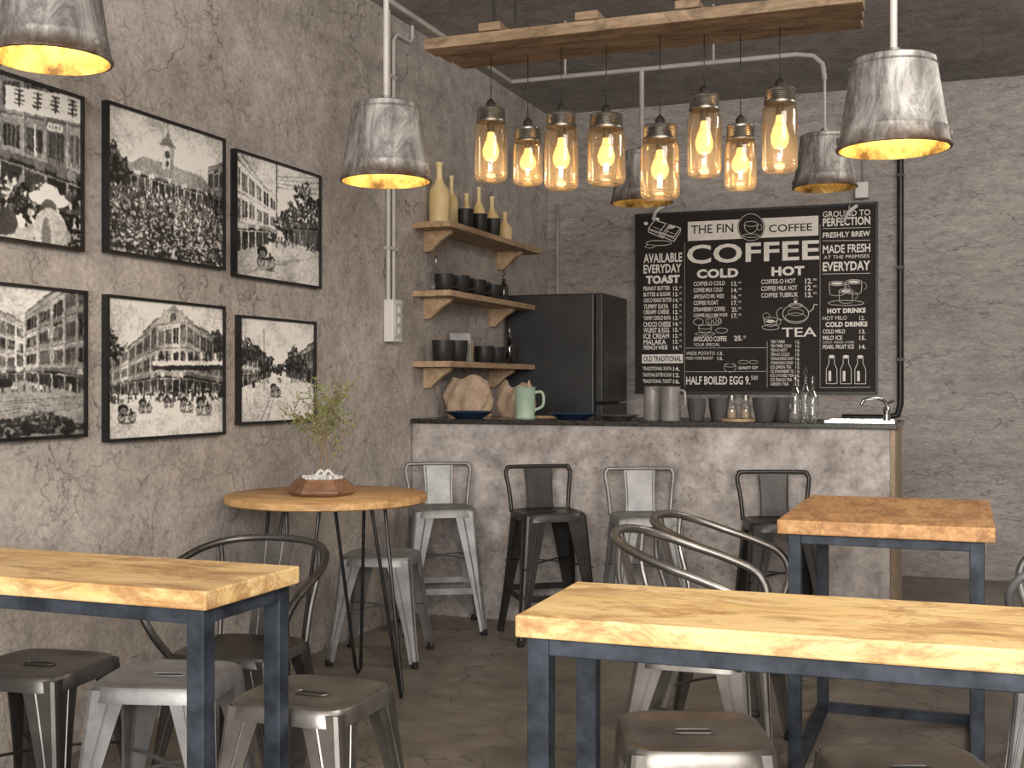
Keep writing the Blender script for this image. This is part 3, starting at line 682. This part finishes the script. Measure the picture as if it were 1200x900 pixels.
# ------------------------------------------------------------------ metal seats
def rsq(s, z, n=48, p=5.0, cx=0, cy=0, sy=None):
    out = []; sy = s if sy is None else sy
    for k in range(n):
        a = 2*pi*k/n; c, q = math.cos(a), math.sin(a); r = (abs(c)**p+abs(q)**p)**(-1/p)
        out.append((cx+s*r*c, cy+sy*r*q, z))
    return out
def seat_pan(b, S, z, mat, slot=True, skirt=.042):
    b.loft([rsq(S+.004, z-skirt), rsq(S+.010, z-skirt), rsq(S+.006, z-.014), rsq(S, z-.003), rsq(S-.010, z), rsq(S-.022, z-.001), rsq(S-.032, z-.006), rsq(S*.5, z-.008), rsq(.012, z-.008)], mat, True)
    if slot:
        sl = [(.028*math.copysign(1, math.cos(a))+.012*math.cos(a), .013*math.sin(a), z-.0085) for a in [2*pi*k/24+.01 for k in range(24)]]
        b.prism(sl, (0,0,.0014), 'rubber_slot_shade')  # no real opening: flat black capsule paints the shade inside the hand hole
        rim = [(p[0]*1.12, p[1]*1.25, z-.0055) for p in sl]; b.tube(rim, .0025, mat, 6, closed=True)
def leg_sheet(b, sx, sy, rt, zt, rb, wt, wb, mat, ry_t=None, ry_b=None, th=.007, pw=1.5, oy=0):
    ry_t = rt if ry_t is None else ry_t; ry_b = rb if ry_b is None else ry_b; secs = []; n = 8
    for i in range(n+1):
        s = i/n; z = .02+(zt-.02)*s; k = s**.9; rx = rb+(rt-rb)*k; ry = ry_b+(ry_t-ry_b)*k; w = wb+(wt-wb)*s**pw; c = .014
        def P(x, y): return (sx*x, sy*y+oy, z)
        secs.append([P(rx-w, ry), P(rx-c, ry), P(rx-c*.3, ry-c*.3), P(rx, ry-c), P(rx, ry-w), P(rx-th, ry-w), P(rx-th, ry-c), P(rx-c, ry-th), P(rx-w, ry-th)])
    b.loft(secs, mat, False)
    for side in (0, 1):
        pts = []
        for i in range(n+1):
            s = i/n; z = .03+(zt-.06)*s; k = s**.9; rx = rb+(rt-rb)*k; ry = ry_b+(ry_t-ry_b)*k; w = (wb+(wt-wb)*s**pw)*.55
            pts.append((sx*(rx-w), sy*(ry+.001)+oy, z) if side == 0 else (sx*(rx+.001), sy*(ry-w)+oy, z))
        b.tube(pts, .004, mat, 6)
    b.lathe([(.015, 0), (.018, .004), (.018, .022), (.012, .03)], 'rubber_slot_shade', (sx*(rb-.012), sy*(ry_b-.012)+oy, 0), 12)
def x_brace(b, r, z, mat):
    for s in (1, -1):
        b.tube([(-r, -s*r, z), (-r*.4, -s*r*.4, z+.015), (r*.4, s*r*.4, z+.015), (r, s*r, z)], .01, mat, 8, 4, flat=(.012, .003))
def low_stool(loc, rz, mat):
    b = B(); h = .48; S = .158
    seat_pan(b, S, h, mat)
    for sx in (-1, 1):
        for sy in (-1, 1): leg_sheet(b, sx, sy, S-.002, h-.012, .205, .105, .036, mat)
    x_brace(b, .165, .22, mat)
    return b.obj('metal_stool', loc, rz)
def bar_stool(loc, rz, mat):
    b = B(); h = .625; S = .155
    seat_pan(b, S, h, mat)
    for sx in (-1, 1):
        for sy in (-1, 1): leg_sheet(b, sx, sy, S-.002, h-.012, .205, .105, .034, mat, pw=1.3)
    r = .188
    for k in range(4):
        R = Matrix.Rotation(k*pi/2, 4, 'Z'); b.box((-r+.01, r-.010, .205), (r-.01, r-.004, .235), mat, R)
    x_brace(b, .175, .36, mat)
    z1 = h+.205
    b.tube([(-.148, .145, h-.02), (-.158, .158, h+.09), (-.170, .178, z1-.035), (-.160, .182, z1-.008), (-.135, .184, z1), (.135, .184, z1), (.160, .182, z1-.008), (.170, .178, z1-.035), (.158, .158, h+.09), (.148, .145, h-.02)], .0105, mat, 10, 4)
    b.loft([[(-w, y, z), (w, y, z), (w, y+.004, z), (-w, y+.004, z)] for w, y, z in ((.074, .140, h-.03), (.070, .148, h+.03), (.071, .160, h+.10), (.078, .180, z1+.002))], mat, False)
    for x in (-.062, .062): b.tube([(x, .146, h), (x, .160, h+.10), (x*1.08, .180, z1-.01)], .0035, mat, 6)
    return b.obj('bar_stool', loc, rz)
def arm_chair(loc, rz, mat, sc=(1,1,1)):
    b = B(); h = .47; S = .18
    seat_pan(b, S, h, mat, False, .035)
    for sx in (-1, 1):
        for sy in (-1, 1): leg_sheet(b, sx, sy, S-.004, h-.012, .235 if sy < 0 else .225, .10, .036, mat, ry_b=.215 if sy < 0 else .265)
    x_brace(b, .185, .24, mat)
    half = [(-.178, -.15, h-.02), (-.215, -.185, h+.05), (-.252, -.20, h+.13), (-.272, -.16, h+.195), (-.278, -.06, h+.235), (-.270, .06, h+.27), (-.235, .17, h+.305), (-.15, .245, h+.33), (0, .27, h+.338)]
    path = half+[(-x, y, z) for x, y, z in half[-2::-1]]
    b.tube(path, .0135, mat, 10, 5)
    b.loft([[(-w, y, z), (w, y, z), (w, y+.004, z), (-w, y+.004, z)] for w, y, z in ((.055, .165, h-.02), (.052, .185, h+.08), (.058, .225, h+.2), (.075, .266, h+.335))], mat, False)
    for x in (-.025, .025): b.tube([(x, .168, h), (x, .188, h+.08), (x*1.1, .228, h+.2), (x*1.3, .264, h+.325)], .0035, mat, 6)
    for sx in (-1, 1): b.tube([(sx*.165, .165, h-.02), (sx*.172, .19, h+.1), (sx*.185, .225, h+.22), (sx*.19, .222, h+.32)], .0095, mat, 8, 4)
    o = b.obj('metal_armchair', loc, rz); o.scale = sc; return o
low_stool((-2.40, 2.64, 0), .12, 'gun')
low_stool((-1.985, 2.66, 0), .28, 'steel')
low_stool((-1.53, 2.63, 0), .02, 'bronze')
low_stool((-.565, 2.64, 0), .36, 'bronze')
low_stool((-.10, 2.54, 0), .36, 'bronze')
low_stool((-2.49, 4.90, 0), .25, 'steel')
arm_chair((-2.13, 3.22, 0), .12, 'gun', (.93, .93, .91))
arm_chair((-.735, 3.50, 0), pi/2+.05, 'bronze', (.85, .90, 1))
arm_chair((-.76, 4.08, 0), pi/2-.02, 'bronze', (.85, .90, .98))
arm_chair((.355, 4.20, 0), -pi/2-.1, 'steel')
bar_stool((-2.495, 5.585, 0), .52, 'steel')
bar_stool((-1.925, 5.60, 0), .62, 'black_stool')
bar_stool((-1.43, 5.60, 0), .42, 'steel')
bar_stool((-.79, 5.60, 0), .34, 'black_stool')

# ------------------------------------------------------------------ pendant bucket lamps
def bucket_lamp(x, y, zb, D=.31, hgt=.262, energy=9, rod=None, rodmat='conduit', bulb=True):
    e = empty('bucket_pendant_lamp', (x, y, zb))
    rb = D/2; rt = rb*.745; b = B()
    def rr_(s): return rb+(rt-rb)*s
    b.lathe([(rb-.004, -.003), (rb+.004, -.002), (rb+.006, .003), (rb+.001, .009), (rr_(.18), hgt*.18), (rr_(.2)+.002, hgt*.2), (rr_(.22), hgt*.22), (rr_(.9), hgt*.9), (rr_(.915)+.004, hgt*.915), (rr_(.93), hgt*.93), (rt+.001, hgt*.985), (rt-.006, hgt), (rt*.3, hgt+.004), (.02, hgt+.006), (.018, hgt+.03), (.006, hgt+.034)], 'zinc', seg=56, cap0=False)
    for s in (-1, 1): b.sphere((s*(rr_(.12)+.004), 0, hgt*.12), .01, 'zinc', 8, 6, (.5, 1.2, 1.2))
    t = b.obj('shade'); t.parent = e
    b = B()
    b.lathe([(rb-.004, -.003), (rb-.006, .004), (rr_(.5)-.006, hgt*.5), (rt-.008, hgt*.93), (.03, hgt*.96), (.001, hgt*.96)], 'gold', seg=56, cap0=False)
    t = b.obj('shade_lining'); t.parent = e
    b = B()
    b.lathe([(.022, .215), (.022, hgt*.96), (.001, hgt*.96)], 'socket', seg=16)
    b.lathe([(.014, .215), (.016, .19), (.03, .16), (.034, .135), (.028, .11), (.012, .10), (.001, .099)], 'bulb', seg=20)
    t = b.obj('bulb'); t.parent = e
    b = B(); top = (rod if rod else H-.002)-zb
    b.tube([(0, 0, hgt+.02), (0, 0, top)], .0075 if rodmat == 'conduit' else .010, rodmat, 10)
    if not rod: b.lathe([(.035, top-.02), (.035, top)], rodmat, seg=20)
    t = b.obj('rod'); t.parent = e
    light('lamp_light', 'POINT', (0, 0, .055), energy, (1.0, .76, .42), e, shadow_soft_size=.03)
bucket_lamp(-1.866, 3.708, 1.952, rodmat='conduit_w', energy=1.8)
bucket_lamp(-.180, 3.45, 1.898, D=.30, hgt=.245, energy=1.8, rodmat='conduit_w')
bucket_lamp(-2.278, 2.548, 2.115, energy=2.1)
bucket_lamp(-1.578, 6.1, 2.20, energy=.08, rod=2.9, D=.32)
bucket_lamp(-.645, 6.1, 2.225, energy=.08, rod=2.82, D=.31)

# ------------------------------------------------------------------ conduits
b = B()
b.tube([(-2.31, 4.4, H-.001), (-2.31, 4.4, 2.96), (-2.31, 4.46, 2.90), (-2.31, 6.04, 2.90), (-2.31, 6.10, 2.90), (-2.25, 6.10, 2.90), (-.78, 6.10, 2.90), (-.70, 6.10, 2.885), (-.655, 6.10, 2.84), (-.645, 6.10, 2.76)], .013, 'conduit', 10)
for x in (-2.0, -1.2): b.tube([(x, 6.1, 2.9), (x, 6.1, H-.001)], .006, 'conduit', 8)
b.tube([(-1.578, 6.1, 2.9), (-1.578, 6.1, 2.6)], .013, 'conduit', 10)
b.obj('ceiling_conduit')
b = B(); X = XL+.014
b.tube([(X, 5.60, 1.68), (X, 5.60, 3.12), (X, 5.60, H-.001)], .012, 'conduit_w', 10)
b.tube([(X, 5.66, 1.68), (X, 5.66, 3.06), (X, 5.70, 3.10), (X, 5.86, 3.10), (X, 5.89, 3.13), (X, 5.89, H-.001)], .011, 'conduit_w', 10)
for z in (1.95, 2.4, 2.85): b.box((XL+.001, 5.58, z), (XL+.03, 5.68, z+.018), 'conduit_w')
b.obj('wall_conduit')
b = B(); b.box((XL+.001, 5.575, 1.47), (XL+.055, 5.685, 1.69), 'white'); b.box((XL+.055, 5.59, 1.49), (XL+.061, 5.67, 1.67), 'conduit_w')
for z in (1.51, 1.565, 1.62): b.box((XL+.061, 5.615, z), (XL+.067, 5.645, z+.035), 'white')
b.obj('switch_box', bevel=.003)
b = B(); b.tube([(-.384, YB-.025, 2.75), (-.384, YB-.025, 1.12), (-.40, YB-.025, 1.05), (-.47, YB-.025, 1.03), (-.75, YB-.025, 1.03)], .021, 'blackmetal', 12)
for z in (2.6, 2.0, 1.4): b.box((-.408, YB-.048, z), (-.360, YB-.001, z+.02), 'blackmetal')
b.obj('black_wall_pipe')
b = B(); b.tube([(-2.74, YB-.02, 1.4), (-2.74, YB-.02, 2.55)], .012, 'conduit', 8)
b.tube([(-.62, YB-.012, 2.56), (-.62, YB-.012, H-.001)], .007, 'conduit', 8)
b.obj('back_wall_conduit')
b = B(); b.box((-.67, YB-.05, 2.47), (-.58, YB-.001, 2.58), 'conduit'); b.box((-.665, YB-.055, 2.475), (-.585, YB-.05, 2.575), 'white'); b.obj('junction_box', bevel=.004)

# ------------------------------------------------------------------ beam with jar lamps
e = empty('hanging_wood_beam', (-1.15, 4.45, 2.6))
b = B(); x0, x1 = -1.985, -.325; zq = 2.565
for k, (ya, yb) in enumerate(((4.27, 4.385), (4.392, 4.50), (4.507, 4.62))): b.box((x0+.01*k, ya, zq+.003*k), (x1-.012*k, yb, zq+.043), 'beam')
for x in (-1.75, -1.36, -.98, -.6): b.box((x, 4.26, zq+.044), (x+.09, 4.63, zq+.075), 'beam')
for x in (-1.71, -.56):
    for y in (4.33, 4.57): b.tube([(x, y, zq+.07), (x, y, H-.001)], .006, 'blackmetal', 8)
child(b, 'planks', e, bevel=.003)
def jar_lamp(x, y, ztop, hgt, r):
    e2 = empty('mason_jar_lamp', (x, y, ztop-hgt)); b = B(); lid = .045
    g = hgt-lid
    b.lathe([(.001, .004), (r*.80, 0), (r*.96, .010), (r, .03), (r, g*.80), (r*.97, g*.87), (r*.84, g*.95), (r*.78, g*.98), (r*.78, g+.01)], 'jar', seg=36, cap1=False)
    for z in (.02, .032, g*.62): b.lathe([(r*1.0, z-.003), (r*1.015, z), (r*1.0, z+.003)], 'jar', seg=36, cap0=False, cap1=False)
    t = b.obj('glass_jar'); t.parent = e2
    b = B(); pr = []
    for k in range(6): pr += [(r*.87, g-.002+k*.0065), (r*.83, g+.001+k*.0065)]
    b.lathe([(r*.82, g-.012), (r*.90, g-.010), (r*.90, g-.004)]+pr+[(r*.87, hgt-.006), (r*.84, hgt), (.012, hgt)], 'lid', seg=36)
    b.lathe([(.019, hgt), (.019, hgt+.024), (.010, hgt+.036), (.003, hgt+.042)], 'socket', seg=16)
    t = b.obj('lid'); t.parent = e2
    b = B(); q = min(r*.56, .034)
    b.lathe([(.015, g*.98), (.016, g*.80)], 'socket', seg=16)
    b.lathe([(.013, g*.80), (.016, g*.72), (q*.80, g*.60), (q, g*.50), (q*.92, g*.41), (q*.6, g*.34), (.001, g*.32)], 'bulb2', seg=20)
    t = b.obj('bulb'); t.parent = e2
    b = B(); b.tube([(0, 0, hgt+.035), (0, 0, zq-(ztop-hgt))], .0022, 'socket', 6); t = b.obj('cord'); t.parent = e2
    light('jar_light', 'POINT', (0, 0, g*.18), .62, (1.0, .67, .33), e2, shadow_soft_size=.02)
for J in ((-1.776, 4.46, 2.355, .29, .066), (-1.625, 4.48, 2.27, .225, .060), (-1.468, 4.43, 2.305, .295, .066), (-1.292, 4.45, 2.29, .27, .074),
          (-1.068, 4.40, 2.22, .275, .074), (-.912, 4.46, 2.335, .305, .064), (-.783, 4.50, 2.22, .24, .060), (-.632, 4.46, 2.335, .305, .065)): jar_lamp(*J)

# ------------------------------------------------------------------ shelves
def shelf(zt, y1):
    e = empty('wall_shelf', (XL+.11, 6.68, zt)); b = B()
    b.box((XL+.001, 5.92, zt-.032), (XL+.225, y1, zt), 'shelf')
    for y in (6.06, y1-.25):
        pts = [(XL+.001, y, zt-.033), (XL+.17, y, zt-.033), (XL+.165, y, zt-.052), (XL+.11, y, zt-.085), (XL+.045, y, zt-.145), (XL+.001, y, zt-.15)]
        b.prism(pts, (0, .035, 0), 'shelf')
    child(b, 'plank_and_brackets', e, bevel=.002)
shelf(2.135, 7.43); shelf(1.76, 7.29); shelf(1.375, 7.29)
def bottle(name, loc, h, r, mat, cork=None):
    b = B(); b.lathe([(r*.9, 0), (r, .008), (r, h*.50), (r*.92, h*.58), (r*.45, h*.68), (r*.30, h*.76), (r*.27, h*.93), (r*.34, h*.94), (r*.34, h), (r*.2, h)], mat, seg=28)
    if cork: b.lathe([(r*.24, h*.96), (r*.26, h*1.06)], cork, seg=12)
    return b.obj(name, loc)
def cup(name, loc, h, r, mat, rb=.75, handle=True, rz=0, t=.006):
    b = B(); b.lathe([(r*rb*.9, 0), (r*rb, .005), (r*.97, h*.6), (r, h), (r-t, h), (r*.95-t, h*.6), (r*rb-t, .012), (.001, .012)], mat, seg=32)
    if handle: b.tube([(r*.9, 0, h*.82), (r*1.35, 0, h*.80), (r*1.5, 0, h*.55), (r*1.3, 0, h*.28), (r*.86, 0, h*.25)], .007, mat, 8, 5)
    return b.obj(name, loc, rz)
def plate(name, loc, r, mat, h=.03):
    b = B(); b.lathe([(r*.55, 0), (r*.62, .005), (r, h), (r-.003, h+.004), (r*.6, .011), (.001, .010)], mat, seg=40); return b.obj(name, loc)
Z = 2.136
for y, h, r in ((6.14, .36, .058), (6.35, .32, .040), (6.57, .25, .042), (6.77, .32, .040), (6.97, .29, .046), (7.19, .22, .048)): bottle('ceramic_bottle', (XL+.005+r, y, Z), h, r, 'cream')
for y in (6.25, 6.46, 6.67): cup('black_cup', (-2.642, y, Z), .105, .045, 'black_c', .85, False)
Z = 1.761
for x, y, h, r in ((-2.66, 5.99, .09, .055), (-2.67, 6.22, .10, .062), (-2.68, 6.50, .10, .06), (-2.68, 6.76, .09, .055)): cup('black_teacup', (x, y, Z), h, r, 'black_c', .8, True, .4)
bottle('glass_bottle', (-2.77, 6.12, Z), .20, .03, 'glass', 'socket')
bottle('dark_glass_bottle', (-2.72, 7.05, Z), .19, .03, 'dglass', 'socket')
Z = 1.376
for x, y, h, r in ((-2.68, 6.02, .115, .062), (-2.68, 6.21, .12, .062), (-2.68, 6.62, .10, .06), (-2.68, 6.82, .10, .055)): cup('black_planter_cup', (x, y, Z), h, r, 'black_c', .85, False)
b = B()
for k, w in enumerate((.012, .018, .01, .016)): b.box((-.06, -.03+k*.02, 0), (.06, -.03+k*.02+w, .17-.012*k), ['lgrey_c', 'white', 'grey_c', 'cream'][k])
b.obj('recipe_books', (-2.74, 6.41, Z), rz=.2, bevel=.001)
bottle('dark_glass_bottle', (-2.68, 7.05, Z), .22, .033, 'dglass', 'socket')

# ------------------------------------------------------------------ fridge
e = empty('black_fridge', (-2.47, 7.6, 0)); b = B()
b.box((-2.80, 7.30, .04), (-2.20, 7.90, 1.83), 'fridge'); child(b, 'cabinet', e, bevel=.012, bseg=3)
b = B(); b.box((-2.195, 7.302, .06), (-2.145, 7.898, 1.12), 'fridge'); b.box((-2.195, 7.302, 1.135), (-2.145, 7.898, 1.83), 'fridge'); child(b, 'doors', e, bevel=.008, bseg=3)
b = B(); b.box((-2.145, 7.34, .75), (-2.115, 7.365, 1.09), 'blackmetal'); b.box((-2.145, 7.34, 1.17), (-2.115, 7.365, 1.45), 'blackmetal')
for y in (7.36, 7.84):
    for x in (-2.75, -2.25): b.lathe([(.02, 0), (.02, .045)], 'rubber_slot_shade', (x, y, 0), 12)
child(b, 'handles_and_feet', e)

# ------------------------------------------------------------------ things on the counter
Z = 1.0625
plate('navy_plate', (-2.53, 6.03, Z), .13, 'blue_c', .035)
def bag(loc, rz, w, h, seed):
    rq = random.Random(seed); b = B(); secs = []; n = 40
    ph = [rq.uniform(0, 6.28) for _ in range(6)]
    for i in range(14):
        s = i/13; z = h*s; k = 1+.22*math.sin(s*3)-.12*s*s; sec = []
        for q, p in enumerate(rsq(w*k, z, n, 3.0, sy=w*.62*(1+.25*math.sin(s*3)-.45*s*s))):
            a = 2*pi*q/n
            j = 1+.07*math.sin(5*a+ph[0]+4*s)+.06*math.sin(9*a+ph[1]-6*s)+rq.uniform(-.03, .03)
            zz = z+(s**2)*(.016*math.sin(2*a+ph[2])+.014*math.sin(5*a+ph[3]))
            sec.append((p[0]*j, p[1]*j, zz))
        secs.append(sec)
    inner = [[(p[0]*.95, p[1]*.90, p[2]-.002) for p in secs[-1]], [(p[0]*.8, p[1]*.7, h*.6) for p in secs[-1]]]
    b.loft(secs+inner, 'paper', False); b.obj('kraft_paper_bag', loc, rz)
bag((-2.655, 6.33, Z), .15, .11, .215, 1); bag((-2.40, 6.43, Z), -.3, .095, .185, 2)
b = B(); b.lathe([(.05, 0), (.052, .004), (.052, .006), (.056, .165), (.062, .172), (.055, .172), (.050, .165), (.046, .012), (.001, .012)], 'mint', seg=36)
b.lathe([(.056, 0), (.060, .006), (.053, .014)], 'mint', seg=36)
b.tube([(.05, 0, .14), (.085, 0, .145), (.10, 0, .12), (.095, 0, .07), (.05, 0, .045)], .008, 'mint', 8, 5)
b.obj('mint_mug', (-2.215, 6.06, Z), rz=.35)
b = B(); b.box((-.18, -.06, 0), (.18, .06, .012), 'shelf'); b.obj('serving_board', (-2.10, 6.24, Z), bevel=.003)
plate('navy_plate', (-1.94, 6.05, Z), .13, 'blue_c'); plate('grey_plate', (-1.69, 6.06, Z), .105, 'grey_c', .022)
def jug(loc, h, r, rz, mat='lgrey_c'):
    b = B(); b.lathe([(r*.95, 0), (r, .006), (r*.93, h*.9), (r*.98, h), (r*.9, h), (r*.86, h*.9), (r*.9, .012), (.001, .012)], mat, seg=32)
    b.tube([(r*.9, 0, h*.88), (r*1.55, 0, h*.85), (r*1.6, 0, h*.45), (r*.92, 0, h*.3)], .006, mat, 8, 5)
    b.prism([(-r*.8, -.02, h), (-r*.8, .02, h), (-r*1.25, 0, h*1.01)], (0, 0, -.015), mat); b.obj('enamel_jug', loc, rz)
jug((-1.515, 6.08, Z), .175, .046, 2.2); jug((-1.405, 6.02, Z), .175, .052, -.3)
for x, y in ((-1.275, 6.04), (-1.165, 6.08), (-1.20, 6.22)): cup('charcoal_cup', (x, y, Z), .115, .048, 'grey_c', .75, False)
for x, y in ((-.93, 6.04), (-.87, 6.2)): cup('charcoal_pot', (x, y, Z), .12, .062, 'grey_c', .7, False)
b = B(); b.lathe([(.09, 0), (.09, .012)], 'shelf', seg=32); b.obj('wooden_coaster', (-1.065, 6.07, Z))
for dx in (-.035, .035):
    b = B(); b.lathe([(.026, 0), (.028, .005), (.028, .07), (.018, .085), (.018, .10)], 'glass', seg=20); b.lathe([(.02, .10), (.02, .118), (.012, .122)], 'lid', seg=20); b.lathe([(.024, .004), (.024, .045)], 'paper', seg=16); b.obj('condiment_jar', (-1.065+dx, 6.07, Z+.0125))
for x, y, h in ((-.775, 6.00, .25), (-.695, 6.03, .22), (-.745, 6.16, .26)): bottle('glass_bottle', (x, y, Z), h, .032, 'glass', 'socket')
b = B(); b.box((-.16, -.14, 0), (.17, .14, .004), 'chrome')
for lo, hi in (((-.16, -.14, .004), (.17, -.125, .010)), ((-.16, .125, .004), (.17, .14, .010)), ((-.16, -.125, .004), (-.145, .125, .010)), ((.155, -.125, .004), (.17, .125, .010))): b.box(lo, hi, 'chrome')
b.lathe([(.02, .004), (.02, .008), (.001, .008)], 'rubber_slot_shade', (0, 0, 0), 16)
b.tube([(.12, .10, .004), (.12, .10, .085), (.08, .08, .115), (.02, .05, .11), (.0, .04, .085)], .009, 'chrome', 10, 5)
b.lathe([(.018, .004), (.016, .05), (.02, .06), (.012, .075)], 'chrome', (.12, .10, 0), 16)
b.tube([(.12, .10, .09), (.155, .09, .105)], .006, 'chrome', 8)
b.obj('sink_with_faucet', (-.48, 6.18, Z))

# ------------------------------------------------------------------ lights
w = bpy.data.worlds.new('w'); bpy.context.scene.world = w; w.use_nodes = True
w.node_tree.nodes['Background'].inputs[0].default_value = (1.0, .95, .89, 1); w.node_tree.nodes['Background'].inputs[1].default_value = 1.3
def area(name, loc, target, sx, sy, en, col):
    l = bpy.data.lights.new(name, 'AREA'); l.shape = 'RECTANGLE'; l.size = sx; l.size_y = sy; l.energy = en; l.color = col
    o = bpy.data.objects.new(name, l); C.objects.link(o); o.location = loc
    o.rotation_euler = (Vector(target)-Vector(loc)).to_track_quat('-Z', 'Y').to_euler(); return o
area('daylight_standin', (.6, YF-.3, 2.2), (-1.3, 4.5, 1.1), 4.2, 1.6, 440, (1.0, .94, .87))  # area lamp added outside the unseen front opening, standing in for window daylight
area('ceiling_fill', (.9, 2.2, 3.1), (.0, 3.4, 0), 1.6, 1.6, 78, (1.0, .92, .82))  # added fill lamp under the ceiling, no fixture belongs to it
area('ceiling_fill_back', (1.4, 5.6, 3.1), (-.9, 6.5, .6), 1.0, 1.0, 52, (1.0, .92, .83))  # second added fill, brightens the bar end; not a fixture of the room

# ------------------------------------------------------------------ camera
cam = bpy.data.cameras.new('camera'); co = bpy.data.objects.new('camera', cam); C.objects.link(co)
cam.sensor_width = 36; cam.lens = 42.0; co.location = (0, 0, 1.25); co.rotation_euler = (pi/2, 0, math.radians(20.7))
cam.clip_start = .05
bpy.context.scene.camera = co
